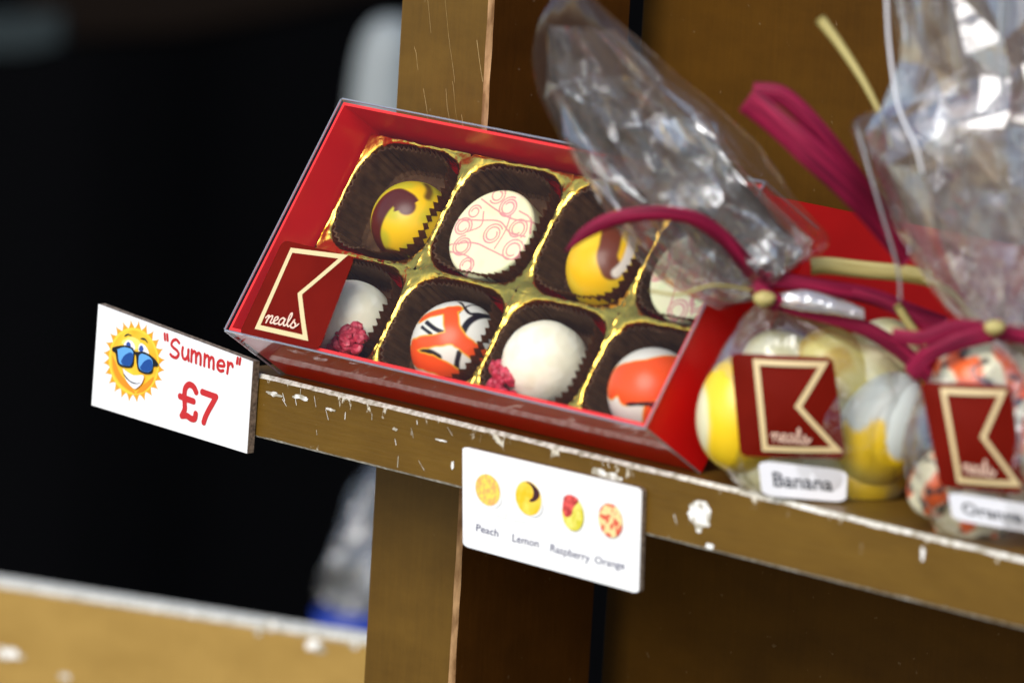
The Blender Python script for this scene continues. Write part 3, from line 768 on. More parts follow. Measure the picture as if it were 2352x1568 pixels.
for q, cq, lab, sd, spread in [((806, 742), (793, 776), 'white truffle with raspberry pieces, partly hidden by the maroon sticker', 3, (38, 42)), ((1253, 838), (1158, 872), 'fully visible white truffle with a clump of raspberry pieces at its lower left', 5, (32, 44))]:
    t = place('raspberry_truffle', q, .0085, RB*1.03, grid_dome(RB*1.03, cream, rough=.018, seed=sd, peak=.05), M_truffle, lab, group=G8)
    r = rasp(t, cq, .0140, 46, 0, sd, spread); r.parent = t; r.matrix_parent_inverse = Matrix.Identity(4)
    bpy.context.view_layer.update()
    r.matrix_parent_inverse = t.matrix_world.inverted() @ BM
    r.matrix_basis = Matrix.Identity(4)

# plain red box behind the bags
t2 = .75; s2 = np.array([0, math.sin(t2), math.cos(t2)]); h2 = np.array([0, -math.cos(t2), math.sin(t2)])
rb = empty('red_gift_box', frame((.100, .0785, .0006), (1, 0, 0), s2, h2), 'plain red box leaning on the back panel behind the cellophane bags', 'gift box')
bm = bmesh.new(); box_bm(bm, 0, .21, 0, .056, 0, .020, .0005); bm_obj('box_base', bm, M_red2, rb)
bm = bmesh.new(); box_bm(bm, -.0008, .2108, -.0008, .0568, .0202, .0272, .0006); bm_obj('box_top', bm, M_red2, rb)

# ------------------------------------------------------------------ price card with the sun
def cr1(x, y): return ((300+x/2.24)/1.7415, (1150+y/2.24)/1.7415)
def card_quad(name, corners, Yf, th, label, cat, group, curl=None):
    P = [at_y(*c, Yf) for c in corners]   # TL TR BR BL
    o = empty(name, tuple((P[0]+P[2])/2), label, cat, group); bpy.context.view_layer.update()
    return o, P
def rel(o, pts): c = np.array(o.matrix_world.translation); return [np.array(p)-c for p in pts]
YS = -.0032
s1, P = card_quad('price_card', [(226, 698), (581, 830), (567, 1041), (210, 930)], YS, .0016, 'white price card with smiling sun, reading Summer £7, at the left end of the shelf', 'price card', 'cards on the shelf front')
def slab(name, P, Y0, Y1, front, core, parent, n=14, wob=None):
    """card with a printed front sheet and a board core"""
    V, F, FM = [], [], []
    def g(u, v): return P[3]*(1-u)*(1-v)+P[2]*u*(1-v)+P[1]*u*v+P[0]*(1-u)*v
    lay = [Y0, Y0+.00018, Y1]
    for L_ in lay:
        for i in range(n+1):
            for j in range(n+1):
                u, v = i/n, j/n; p = g(u, v).copy(); dy = wob(u, v) if wob else 0
                p[1] = L_+dy; V.append(p)
    S = (n+1)**2
    idx = lambda l, i, j: l*S+i*(n+1)+j
    for i in range(n):
        for j in range(n):
            F.append((idx(0, i, j), idx(0, i+1, j), idx(0, i+1, j+1), idx(0, i, j+1))); FM.append(0)
            F.append((idx(2, i, j), idx(2, i, j+1), idx(2, i+1, j+1), idx(2, i+1, j))); FM.append(1)
    for l in (0, 1):
        for i in range(n):
            F.append((idx(l, i, 0), idx(l+1, i, 0), idx(l+1, i+1, 0), idx(l, i+1, 0))); FM.append(l)
            F.append((idx(l, i, n), idx(l, i+1, n), idx(l+1, i+1, n), idx(l+1, i, n))); FM.append(l)
            F.append((idx(l, 0, i), idx(l, 0, i+1), idx(l+1, 0, i+1), idx(l+1, 0, i))); FM.append(l)
            F.append((idx(l, n, i), idx(l+1, n, i), idx(l+1, n, i+1), idx(l, n, i+1))); FM.append(l)
    V = rel(parent, V)
    return mesh_obj(name, V, F, None, parent, mats=[front, core], fmat=FM)
slab('card', P, YS, -.0006, M_card, M_core, s1)
def strokes1(lst, w, name, M, parent, conv=cr1, Y=YS, lift=.00006):
    V, F = [], []
    for k, g in enumerate(lst):
        pts = [at_y(*conv(*p), Y-lift-.00004*(k % 3)) for p in catmull(g, 7)]
        stroke_geo(pts, w, (0, -1, 0), V=V, F=F)
    return mesh_obj(name, rel(parent, V), F, M, parent)
S_ = [(934, 496), (908, 466), (878, 476), (864, 508), (882, 536), (914, 562), (930, 596), (908, 626), (876, 616), (858, 598)]
u_ = [[(966, 536), (960, 580), (968, 626), (990, 640), (1012, 610), (1016, 560)], [(1016, 556), (1014, 610), (1018, 652)]]
m1_ = [[(1046, 558), (1044, 610), (1042, 662)], [(1044, 600), (1062, 572), (1080, 580), (1084, 620), (1084, 672)], [(1086, 616), (1104, 586), (1122, 598), (1126, 640), (1124, 688)]]
def sh_(g, dx, dy): return [(x+dx, y+dy) for x, y in g]
m2_ = [sh_(g, 116, 38) for g in m1_]
e_ = [(1280, 694), (1310, 702), (1338, 700), (1330, 664), (1304, 652), (1280, 676), (1280, 720), (1304, 746), (1330, 742)]
r_g = [[(1370, 668), (1370, 720), (1364, 766)], [(1370, 706), (1386, 680), (1406, 682), (1412, 706)]]
q_ = [[(803, 414), (807, 466)], [(826, 420), (830, 472)], [(1458, 630), (1450, 678)], [(1482, 636), (1474, 684)]]
strokes1([S_]+u_+m1_+m2_+[e_]+r_g+q_, .00046, 'summer_lettering', M_redink, s1)
pound = [[(1086, 936), (1062, 888), (1022, 868), (990, 900), (982, 960), (984, 1040), (984, 1090), (962, 1140)], [(940, 972), (1000, 996), (1062, 1018)], [(956, 1146), (1000, 1146), (1040, 1172), (1072, 1172), (1082, 1130)]]
seven = [[(1140, 934), (1200, 956), (1264, 978)], [(1262, 980), (1230, 1040), (1196, 1100), (1168, 1160), (1154, 1204)]]
strokes1(pound+seven, .00095, 'price_lettering', M_redink, s1)
# printed sun
SM = dict(ray=mat('sun_orange', (.86, .36, .015), .5), face=None, frame=mat('glasses_black', (.008, .01, .015), .4), white=mat('sun_white', (.85, .86, .9), .5), hi=mat('sun_light', (.95, .74, .18), .5), brow=mat('sun_brow', (.03, .05, .03), .5), eye=mat('eye_blue', (.03, .08, .35), .5), cheek=mat('sun_cheek', (.85, .28, .015), .5), l1=mat('lens_light', (.12, .38, .80), .4), l2=mat('lens_dark', (.01, .07, .30), .4), rim=mat('sun_rim', (.93, .62, .05), .5))
FACE = mat('sun_yellow', rough=.5); SM['face'] = FACE
noisy(FACE, (.90, .44, .02), (.93, .60, .04), (130, 130, 130), bump=0, detail=1)
keys = list(SM); V, F, FM = [], [], []; layer = [0]
def poly(pts, key, smooth_=True, conv=cr1, Y=YS):
    layer[0] += 1; pp = catmull(list(pts)+[pts[0]], 6)[:-1] if smooth_ else pts
    b = len(V); c = np.mean(np.array([list(q)[:2] for q in pp]), 0)
    for q in pp: V.append(at_y(*conv(*q), Y-.00004-.00004*layer[0]))
    F.append(tuple(range(b, b+len(pp)))); FM.append(keys.index(key))
scx, scy = 528, 660; SLP = .16
def sunp(r, a): return (scx+278*r*math.cos(a), scy-370*r*math.sin(a)+278*r*math.cos(a)*SLP*.5)
sp = []
NS = 24
for k in range(NS):
    a = 2*math.pi*(k+.35)/NS; d = 2*math.pi/NS
    sp += [sunp(.80, a-d*.5), sunp(.86, a-d*.27), sunp(.93, a-d*.06), sunp(1.0, a+d*.04), sunp(.92, a+d*.12), sunp(.85, a+d*.3)]
poly(sp, 'ray', False)
poly([sunp(.815, 2*math.pi*k/40) for k in range(40)], 'rim', False)
poly([sunp(.75, 2*math.pi*k/40) for k in range(40)], 'face', False)
poly([(330, 600), (345, 740), (400, 850), (470, 910), (540, 950), (470, 850), (400, 760), (360, 660)], 'cheek')
poly([(545, 950), (620, 925), (690, 850), (700, 800), (640, 850), (600, 880)], 'cheek')
poly([(430, 470), (500, 440), (570, 470), (590, 520), (540, 560), (480, 520), (420, 500)], 'hi')
poly([(440, 500), (470, 470), (510, 480), (535, 520), (530, 560), (480, 550), (440, 525)], 'white')
poly([(566, 560), (575, 510), (600, 500), (640, 535), (662, 590), (620, 590), (580, 580)], 'white')
poly([(456, 505), (475, 485), (495, 500), (496, 535), (470, 540)], 'eye')
poly([(570, 555), (585, 520), (606, 525), (612, 560), (590, 578)], 'eye')
poly([(440, 432), (470, 412), (505, 425), (500, 432), (470, 424), (446, 438)], 'brow')
poly([(585, 452), (620, 450), (645, 480), (650, 498), (625, 472), (590, 462)], 'brow')
poly([(330, 545), (350, 530), (440, 516), (510, 535), (540, 572), (620, 575), (700, 625), (742, 680), (735, 705), (700, 710), (690, 760), (640, 775), (575, 750), (555, 700), (545, 610), (530, 600), (520, 690), (490, 718), (420, 710), (380, 680), (362, 590), (335, 570)], 'frame')
poly([(380, 552), (440, 534), (505, 552), (522, 600), (510, 680), (480, 702), (420, 690), (392, 660)], 'l1', True)
poly([(410, 660), (440, 610), (490, 580), (520, 600), (510, 680), (480, 700), (430, 692)], 'l2')
poly([(572, 610), (600, 592), (660, 615), (694, 660), (688, 735), (645, 758), (590, 738), (568, 690)], 'l1')
poly([(580, 715), (620, 660), (670, 640), (692, 670), (686, 735), (645, 756), (600, 742)], 'l2')
poly([(428, 722), (470, 755), (530, 785), (610, 785), (605, 840), (570, 885), (530, 905), (480, 860), (445, 800)], 'white')
poly([(426, 735), (440, 770), (490, 830), (550, 855), (590, 850), (560, 862), (510, 855), (460, 815), (434, 775)], 'frame')
mesh_obj('printed_sun', rel(s1, V), F, None, s1, mats=[SM[k] for k in keys], fmat=FM)

# ------------------------------------------------------------------ flavour card
def cr2(x, y): return ((1700+x/2.091)/1.7415, (1700+y/2.091)/1.7415)
YT = -.0022
s2_, P2 = card_quad('flavour_card', [(1062, 1024), (1474, 1121), (1467, 1363), (1063, 1253)], YT, .0016, 'white flavour card with four chocolate pictures, reading Peach Lemon Raspberry Orange', 'flavour card', 'cards on the shelf front')
def rslab(parent, P, Y0, Y1, front, core, r=.05):
    rq = round_quad(r, 6); rq = [(u, v) for u, v in rq]; V, F, FM = [], [], []; n = len(rq)
    def g(u, v): return P[3]*(1-u)*(1-v)+P[2]*u*(1-v)+P[1]*u*v+P[0]*(1-u)*v
    for Y in (Y0, Y0+.00022, Y1):
        for (u, v) in rq:
            p = g(u, v).copy(); p[1] = Y
            V.append(p)
    F.append(tuple(range(n-1, -1, -1))); FM.append(0); F.append(tuple(2*n+k for k in range(n))); FM.append(1)
    for l in (0, 1):
        for k in range(n): F.append((l*n+k, l*n+(k+1) % n, (l+1)*n+(k+1) % n, (l+1)*n+k)); FM.append(l)
    return mesh_obj('card', rel(parent, V), F, None, parent, mats=[front, core], fmat=FM)
rslab(s2_, P2, YT, -.00045, M_card, M_core, .035)
def spotmat(name, c1, c2, lo, hi, sc=700):
    return noisy(mat(name, rough=.55), c1, c2, (sc, sc, sc), bump=0, detail=2, lo=lo, hi=hi)
SM = dict(peach=spotmat('peach_print', (.85, .40, .12), (.93, .66, .10), .38, .6), lemon=spotmat('lemon_print', (.90, .52, .01), (.85, .68, .10), .4, .7, 300), brown=mat('brown_print', (.05, .01, .02), .5), lime=spotmat('lime_print', (.62, .56, .03), (.80, .74, .16), .4, .6, 400), berry=spotmat('berry_print', (.35, .02, .02), (.75, .10, .09), .35, .6), org=spotmat('orange_print', (.68, .09, .05), (.80, .66, .30), .46, .54, 520), shade=mat('grey_print', (.66, .66, .68), .6), shade2=mat('pale_print', (.76, .78, .77), .6))
keys = list(SM); V, F, FM = [], [], []; layer = [0]
def ell(cx, cy, rx, ry, key, sl=.25):
    poly([(cx+rx*math.cos(a), cy+ry*math.sin(a)+rx*math.cos(a)*sl) for a in np.linspace(0, 2*math.pi, 36, endpoint=False)], key, False, cr2, YT)
poly([(1392, 860), (1700, 930), (1690, 1048), (1385, 975)], 'shade2', False, cr2, YT)
poly([(720, 770), (1020, 800), (1015, 885), (860, 820), (712, 800)], 'shade2', False, cr2, YT)
poly([(560, 690), (680, 700), (680, 790), (560, 740)], 'shade2', False, cr2, YT)
ell(548, 575, 95, 118, 'shade2', .3); ell(525, 540, 103, 130, 'peach'); ell(892, 640, 95, 125, 'shade2', .3); ell(865, 610, 108, 142, 'lemon')
poly([(838, 468), (880, 478), (930, 520), (958, 570), (940, 620), (895, 642), (872, 628), (900, 600), (905, 550), (885, 505)], 'brown', True, cr2, YT)
ell(1236, 742, 90, 140, 'lime'); poly([(1160, 600), (1205, 578), (1265, 605), (1280, 640), (1240, 690), (1225, 750), (1175, 765), (1150, 700)], 'berry', True, cr2, YT)
ell(1550, 795, 100, 142, 'org')
mesh_obj('printed_chocolates', rel(s2_, V), F, None, s2_, mats=[SM[k] for k in keys], fmat=FM)
def text_obj(body, parent, o3, xdir, ydir, h, M, name='lettering', bold=0., squeeze=1.):
    cu = bpy.data.curves.new(name, 'FONT'); cu.body = body; cu.size = h/.72; cu.offset = bold; cu.resolution_u = 3
    cu.space_character = 1.0
    t = bpy.data.objects.new(name, cu); C.objects.link(t); bpy.context.view_layer.update()
    me = bpy.data.meshes.new_from_object(t.evaluated_get(bpy.context.evaluated_depsgraph_get())); bpy.data.objects.remove(t)
    me.materials.clear(); me.materials.append(M)
    w = max(v.co.x for v in me.vertices)
    zdir = np.cross(xdir, ydir)
    for v in me.vertices:
        p = np.array(o3)+np.array(xdir)*v.co.x*squeeze+np.array(ydir)*v.co.y; v.co = Vector(p)
    o = bpy.data.objects.new(name, me); C.objects.link(o); o.parent = parent; return o, w
ex = (P2[2]-P2[3]); ex[1] = 0; ex /= np.linalg.norm(ex)
for word, (x, y), (x2, y2), hgt in [('Peach', (422, 880), (612, 932), 62), ('Lemon', (724, 968), (950, 1020), 66), ('Raspberry', (1042, 1050), (1376, 1142), 66), ('Orange', (1415, 1150), (1668, 1205), 62)]:
    a = at_y(*cr2(x, y), YT-.0001); b2 = at_y(*cr2(x2, y2), YT-.0001); c = at_y(*cr2(x, y-hgt), YT-.0001)
    ctr = np.array(s2_.location); h = np.linalg.norm(c-a); d = b2-a; wd = np.linalg.norm(d); d /= wd
    o, w = text_obj(word, s2_, a-ctr, d, np.array([0, 0, 1.]), h, M_greyink, 'flavour_lettering', .000015, 1.)
    for v in o.data.vertices:
        p = np.array(v.co)-(a-ctr); k = p@d; p = p+d*k*(wd/w-1); v.co = Vector(p+(a-ctr))

# ------------------------------------------------------------------ cellophane bags
E1 = np.array([.6925, .7191, 0]); E1 /= np.linalg.norm(E1); E2 = np.array([E1[1], -E1[0], 0]); E3 = np.array([0, 0, 1.])
GB = 'cellophane bags of chocolate eggs'
def make_bag(cpx, Yc, label, dx, dy, body, flare, stick, kuv, lab, word, egg_specs, egg_what, seed):
    Cn = at_y(*cpx, Yc)
    bag = empty('sweet_bag', tuple(Cn), label, 'sweet bag', GB); bpy.context.view_layer.update()
    def P(px, py, dep=0.): return at_plane(px, py, Cn+E2*dep, E2)-Cn
    R = []
    for (xl, yl, xr, yr, dep, off) in body:
        a, b = P(xl, yl, off), P(xr, yr, off); R.append(((a+b)/2, (b-a)/2, E2*dep))
    loft('cellophane_body', R, M_film, bag, nt_=160, crump=.0007, cs=90, sub=9, seed=seed, cap0=True)
    facet_loft('film_wrinkles', [(c, a*1.005, b*1.02) for c, a, b in R[5:]], M_wr, bag, nu=6, nv=20, amp=.0018, seed=seed+9)
    facet_loft('film_wrinkles', [(c, a*1.004, b*1.01) for c, a, b in R[:7]], M_wr, bag, nu=6, nv=22, amp=.0007, seed=seed+11)
    R = []
    for (xl, yl, xr, yr, dep, off) in flare:
        a, b = P(xl, yl, off), P(xr, yr, off); R.append(((a+b)/2, (b-a)/2, E2*dep))
    loft('gathered_top', R, M_outer, bag, nt_=180, crump=.0026, cs=17, sub=10, seed=seed+1, ridge=.02)
    # an inner fold of the gathered film
    R2 = [(c, a*.93, b*.8) for c, a, b in (R[:-1] if seed < 2 else R[:8])]
    facet_loft('inner_fold', R2, M_flare, bag, nu=9, nv=20, amp=.0062 if seed < 2 else .0042, seed=seed+2)
    R2 = [(c+a*.10, a*.66, b*.6) for c, a, b in (R[:-2] if seed < 2 else R[:6])]
    facet_loft('inner_fold', R2, M_flare, bag, nu=13, nv=18, amp=.0068 if seed < 2 else .0042, seed=seed+5)
    if seed < 2:
        R2 = [(c+a*.30+E2*.002, a*.50, b*.55) for c, a, b in R[1:6]]
        facet_loft('inner_fold', R2, M_glint, bag, nu=8, nv=16, amp=.0060, seed=seed+7)  # fold added for bright patches, whitened to imitate reflections
        R2 = [(c-a*.38, a*.42, b*.5) for c, a, b in R[3:8]]
        facet_loft('inner_fold', R2, M_flare, bag, nu=8, nv=14, amp=.0055, seed=seed+8)
    # sticker, label
    q = [P(*c, d) for c, d in stick]   # BL BR TR TL
    def mp(u, v, l):
        p = q[0]*(1-u)*(1-v)+q[1]*u*(1-v)+q[2]*u*v+q[3]*(1-u)*v
        bul = .0032*(1-(2*u-1)**2)*(1-(2*v-1)**2*.6); return tuple(p+E2*(bul+l))
    sticker(bag, mp, kuv, ((.32, .17), (.105, -.004), (.0, .085), .0002), w=.055)
    q2 = [P(*c, d) for c, d in lab]
    rq = round_quad(.16); V = []; 
    for lay in (0., .00025):
        for (u, v) in rq:
            u2 = u; p = q2[0]*(1-u)*(1-v)+q2[1]*u*(1-v)+q2[2]*u*v+q2[3]*(1-u)*v; V.append(p+E2*lay)
    n = len(rq); F = [tuple(n+k for k in range(n)), tuple(range(n-1, -1, -1))]+[(k, (k+1) % n, n+(k+1) % n, n+k) for k in range(n)]
    nl = mesh_obj('name_label', V, F, M_labelw, bag)
    d = q2[1]-q2[0]; wd = np.linalg.norm(d); d /= wd; up = q2[3]-q2[0]; hh = np.linalg.norm(up); up /= hh
    o3 = q2[0]+d*wd*.14+up*hh*.30+E2*.0004
    o, w = text_obj(word, nl, o3, d, up, hh*.42, M_darkink, 'flavour_name', .00009, 1.)
    for v in o.data.vertices:
        p = np.array(v.co)-o3; k = p@d; p = p+d*k*(wd*.72/w-1); v.co = Vector(p+o3)
    # clear tray under the eggs
    for i, (ex_, ey_, dep, rw, rh, colf, M_) in enumerate(egg_specs):
        V, F, Cc = [], [], []
        na, nb = 64, 48; sd = seed*5+i*2.3
        for a in range(nb+1):
            th = math.pi*a/nb
            for b in range(na):
                ph = 2*math.pi*b/na; x, y, z = math.sin(th)*math.cos(ph), math.sin(th)*math.sin(ph), math.cos(th)
                tp = 1-.10*z; V.append((x*rw*tp, y*rw*tp, z*rh)); Cc.append(colf(x, y, z, sd))
        for a in range(nb):
            for b in range(na): F.append((a*na+b, (a+1)*na+b, (a+1)*na+(b+1) % na, a*na+(b+1) % na))
        eo = mesh_obj('chocolate_egg', V, F, M_egg, cols=Cc, smooth=True)
        eo.matrix_world = Matrix.Translation(Vector(Cn+P(ex_, ey_, dep))) @ Matrix.Rotation([.1, -.35, .5, -.2, 1.2, -1.1, .8][i % 7], 4, Vector(E2)) @ Matrix.Rotation(i*1.3, 4, 'Z')
        tag(eo, egg_what[i], 'chocolate egg', 'chocolate eggs in the bags')
    return bag, P, Cn
CRM = (.72, .70, .42)
def e_yel(x, y, z, s):
    n = noise.noise(Vector((x*1.1+s, y*1.1, z*.8))); return mixc((.78, .76, .50), (.88, .60, .02), smooth(-.12, .12, n+.12))
def e_half(x, y, z, s):
    n = noise.noise(Vector((x*1.3+s+2, y*1.3, z*1.3))); c = mixc((.60, .66, .64), (.88, .60, .01), smooth(.0, .1, n*.8-.55*z-.05)); return mixc((.66, .60, .14), c, smooth(-1, -.45, z))
def e_cream(x, y, z, s):
    n = noise.noise(Vector((x*1.5+s, y*1.5, z*1.5))); return mixc((.76, .72, .38), (.84, .82, .56), smooth(-.3, .3, n))
def e_brownyel(x, y, z, s):
    n = noise.noise(Vector((x*1.5+s, y*1.5, z*1.5))); return mixc((.62, .42, .03), (.80, .70, .20), smooth(-.2, .2, n))
def e_org(x, y, z, s):
    n = noise.noise(Vector((x*1.8+s, y*1.8, z*1.8))); m_ = noise.noise(Vector((x*3+s, y*3, z*3+5))); c = mixc((.74, .70, .50), (.80, .12, .015), smooth(.0, .08, n)); return mixc(c, (.02, .02, .03), smooth(.28, .33, m_))
body1 = [(1790, 1168, 1950, 1176, .008, .002), (1722, 1150, 2020, 1166, .015, .002), (1668, 1090, 2085, 1118, .0185, .002), (1622, 1010, 2118, 1040, .020, .002), (1612, 930, 2126, 945, .020, .002), (1628, 850, 2108, 868, .019, .001), (1662, 785, 2060, 812, .015, 0), (1698, 738, 1960, 765, .010, 0), (1728, 706, 1830, 716, .005, 0), (1738, 688, 1768, 680, .0016, 0)]
flare1 = [(1738, 690, 1766, 664, .0016, 0), (1620, 706, 1812, 622, .007, 0), (1492, 650, 1880, 556, .010, .002), (1396, 520, 1792, 458, .011, .004), (1322, 420, 1722, 352, .010, .006), (1264, 300, 1632, 256, .008, .008), (1232, 180, 1525, 165, .006, .010), (1246, 60, 1420, 72, .005, .012), (1285, -20, 1350, -15, .004, .013)]
stick1 = [((1700, 1047), .0215), ((1943, 1053), .0215), ((1913, 820), .0205), ((1678, 810), .0205)]
kuv1 = [(.24, .09), (.93, .09), (.60, .52), (.90, .93), (.24, .93)]
lab1 = [((1750, 1137), .0205), ((1943, 1153), .0205), ((1946, 1080), .0215), ((1741, 1056), .0215)]
eggs1 = [(1706, 950, .004, .0125, .0160, e_yel, 0), (2026, 985, .006, .0118, .0162, e_half, 0), (1912, 850, -.004, .0108, .0118, e_brownyel, 0), (2025, 840, -.008, .0118, .0130, e_cream, 0), (1795, 1082, .002, .0108, .0140, e_cream, 0), (1985, 1105, .002, .0098, .0118, e_yel, 0), (1800, 860, -.009, .0118, .0130, e_cream, 0), (1880, 1108, .004, .0105, .0120, e_cream, 0), (2080, 930, -.010, .0100, .0120, e_yel, 0)]
what1 = ['tall yellow chocolate egg left of the sticker in the Banana bag', 'pale grey egg with a yellow splash right of the sticker in the Banana bag', 'brownish yellow egg above the sticker in the Banana bag', 'cream egg at the top right of the Banana bag, under the magenta strand', 'cream egg lying at the bottom left of the Banana bag', 'yellow and cream egg just right of the Banana name label', 'cream egg showing above the middle of the Banana bag sticker', 'cream egg directly behind the Banana name label', 'yellow egg at the far right back of the Banana bag']
bag1, PB1, C1 = make_bag((1866, 935), .019, 'cellophane bag of yellow eggs labelled Banana, tied with magenta raffia', 0, 0, body1, flare1, stick1, kuv1, lab1, 'Banana', eggs1, what1, 1.)
DX, DY = 445, 98
body2 = [(a+DX+14, b+DY, c+DX, d+DY, e_2, f) for a, b, c, d, e_2, f in body1[:-3]]+[(2180, 838, 2440, 850, .010, 0), (2245, 800, 2350, 806, .005, 0), (2275, 775, 2305, 772, .0016, 0)]
flare2 = [(2272, 772, 2304, 770, .0016, 0), (2160, 700, 2420, 720, .009, 0), (2050, 560, 2540, 600, .016, 0), (1990, 400, 2560, 430, .018, 0), (1952, 275, 2560, 300, .016, 0), (2040, 215, 2540, 220, .012, 0), (2046, 100, 2500, 110, .010, 0), (2026, -30, 2460, -20, .008, 0), (2010, -120, 2440, -110, .007, 0)]
stick2 = [((2160, 1118), .0215), ((2352, 1133), .0215), ((2322, 884), .0205), ((2112, 876), .0205)]
lab2 = [((2188, 1192), .0205), ((2380, 1225), .0205), ((2380, 1160), .0215), ((2176, 1128), .0215)]
eggs2 = [(2250, 870, -.002, .0125, .0110, e_org, 0), (2155, 1110, .002, .0075, .0095, e_org, 0), (2225, 1185, .0, .0098, .0110, e_org, 0), (2385, 1000, .004, .0115, .0145, e_org, 0), (2330, 880, -.008, .0105, .012, e_org, 0)]
what2 = ['orange and white egg above the sticker in the Orange bag', 'small orange and white egg left of the Orange name label', 'orange and cream egg underneath the Orange name label', 'orange splashed egg at the right edge of the Orange bag', 'orange and white egg at the top right corner of the Orange bag']
bag2, PB2, C2 = make_bag((2300, 1035), .019, 'cellophane bag of orange and white eggs labelled Orange, cut by the photo edge', 0, 0, body2, flare2, stick2, kuv1, lab2, 'Orange', eggs2, what2, 2.)
# clear plastic trays the eggs stand on
def tray_piece(bag, P, pts, name):
    V = []; F = []
    for q, d in pts: V.append(P(*q, d))
    return V
for bag, P, ox, oy in ((bag1, PB1, 0, 0), (bag2, PB2, 445, 98)):
    V, F = [], []; n = 48
    base = P(1950+ox if bag is bag1 else 2330, 1176+oy if bag is bag1 else 1265, .004)
    base = P(1930+ox, 1188+oy, .004)
    for r, z in ((.0005, 0), (.012, 0), (.0178, .0055), (.0200, .0052), (.0202, .0045)):
        for k in range(n):
            a = 2*math.pi*k/n; V.append(base+E1*r*1.05*math.cos(a)+E2*r*.72*math.sin(a)+E3*(z-.0005+.0022*math.cos(a)*(r/.02)))
    for i in range(4):
        for k in range(n): F.append((i*n+k, i*n+(k+1) % n, (i+1)*n+(k+1) % n, (i+1)*n+k))
    mesh_obj('plastic_tray', V, F, film_mat('clear_tray', refl=.9, milk=.18, tint=(.8, .82, .84), rough=.08, bump=.2, bscale=60, base=.15), bag, smooth=True)

# raffia ties
def rp(P, pts): return [P(x, y, d) for x, y, d in pts]
side = UX
def tie(bag, P, pts, w, M, name='raffia_tie', **k):
    return strip(name, rp(P, pts), w, UX*.9+E2*.2, M, bag, **k)
tie(bag1, PB1, [(1300, 577, .016), (1345, 535, .018), (1410, 503, .020), (1500, 490, .022), (1590, 500, .020), (1660, 545, .016), (1710, 600, .012), (1755, 655, .006)], .0042, M_raffia, taper=.9, seed=1, curl=.2, name='raffia_strand', twist=.6)
tie(bag1, PB1, [(1722, 668, .004), (1755, 645, .006), (1800, 645, .006), (1900, 662, .004), (2000, 680, 0), (2090, 715, -.003), (2170, 745, -.006)], .0044, M_raffia, seed=2, curl=.10, name='raffia_strand')
tie(bag1, PB1, [(1770, 690, .006), (1850, 712, .006), (1960, 742, .005), (2050, 790, .004), (2110, 840, .003), (2150, 880, .002)], .0042, M_raffia, seed=3, curl=.10, name='raffia_strand')
tie(bag1, PB1, [(1728, 650, .008), (1750, 672, .0085), (1790, 700, .008)], .0048, M_raffia, seed=4, curl=.2, name='raffia_strand')
tie(bag1, PB1, [(1640, 560, .006), (1700, 590, .008), (1742, 640, .008)], .0050, M_raffia, seed=5, curl=.3, name='raffia_strand')
tie(bag1, PB1, [(1930, 665, .002), (2020, 690, .002), (2120, 740, .002), (2230, 770, .0)], .0030, M_raffia, seed=6, curl=.10, name='raffia_strand')
tie(bag1, PB1, [(1862, 612, -.010), (1900, 610, -.010), (1990, 620, -.010), (2080, 628, -.010), (2140, 640, -.010)], .0046, M_khaki, seed=7, curl=.3, name='khaki_strand')
tube('khaki_strand', rp(PB1, [(2120, 640, -.008), (2180, 668, -.004), (2230, 720, 0), (2270, 750, .002)]), .0010, M_khaki, bag1)
tube('khaki_strand', rp(PB1, [(1492, 668, .022), (1560, 676, .022), (1640, 655, .018), (1735, 668, .008)]), .00045, M_khaki, bag1)
tube('khaki_strand', rp(PB1, [(2060, 700, .004), (2100, 760, .004), (2160, 820, .004)]), .0012, M_khaki, bag1)
loft('film_tuft', [(PB1(1775, 688, .007), UX*.0012, E2*.001), (PB1(1840, 690, .008), UX*.0028, E2*.002), (PB1(1910, 702, .008), UX*.0024, E2*.002), (PB1(1985, 722, .007), UX*.0016, E2*.001)], film_mat('highlight_film', refl=.9, milk=.5, tint=(.9, .9, .9), rough=.1, bump=.6, bscale=90, base=.3), bag1, nt_=32, crump=.0008, cs=200, cap0=True)  # film tuft whitened to paint the highlight beside the neck
def knot(bag, P, q, r, M, name):
    V, F = [], []
    c = P(*q); n = 20
    for a in range(13):
        th = math.pi*a/12
        for b in range(n):
            ph = 2*math.pi*b/n; v = E1*math.sin(th)*math.cos(ph)*1.2+E2*math.sin(th)*math.sin(ph)+E3*math.cos(th)*.85
            V.append(c+v*r*(1+.2*noise.noise(Vector(v*2))))
    for a in range(12):
        for b in range(n): F.append((a*n+b, (a+1)*n+b, (a+1)*n+(b+1) % n, a*n+(b+1) % n))
    mesh_obj(name, V, F, M, bag, smooth=True)
knot(bag1, PB1, (1755, 686, .011), .0025, M_khaki, 'khaki_knot')
knot(bag2, PB2, (2284, 752, .011), .0023, M_khaki, 'khaki_knot')
tie(bag2, PB2, [(1716, 228, -.004), (1760, 262, -.003), (1850, 340, 0), (1940, 425, -.004), (2020, 510, -.014), (2090, 590, -.020)], .0074, M_raffia, seed=8, curl=.08, name='raffia_strand')
tie(bag2, PB2, [(1730, 210, -.008), (1800, 222, -.007), (1880, 300, -.008), (1960, 400, -.012), (2040, 500, -.02)], .0050, M_raffia, seed=9, curl=.2, name='raffia_strand')
tie(bag2, PB2, [(2050, 770, .008), (2120, 775, .010), (2200, 750, .010), (2290, 762, .008), (2360, 775, .006), (2460, 790, .006)], .0040, M_raffia, seed=10, curl=.10, name='raffia_strand')
tie(bag2, PB2, [(2090, 860, .006), (2130, 815, .009), (2200, 785, .010), (2280, 765, .009)], .0046, M_raffia, seed=11, curl=.10, name='raffia_strand')
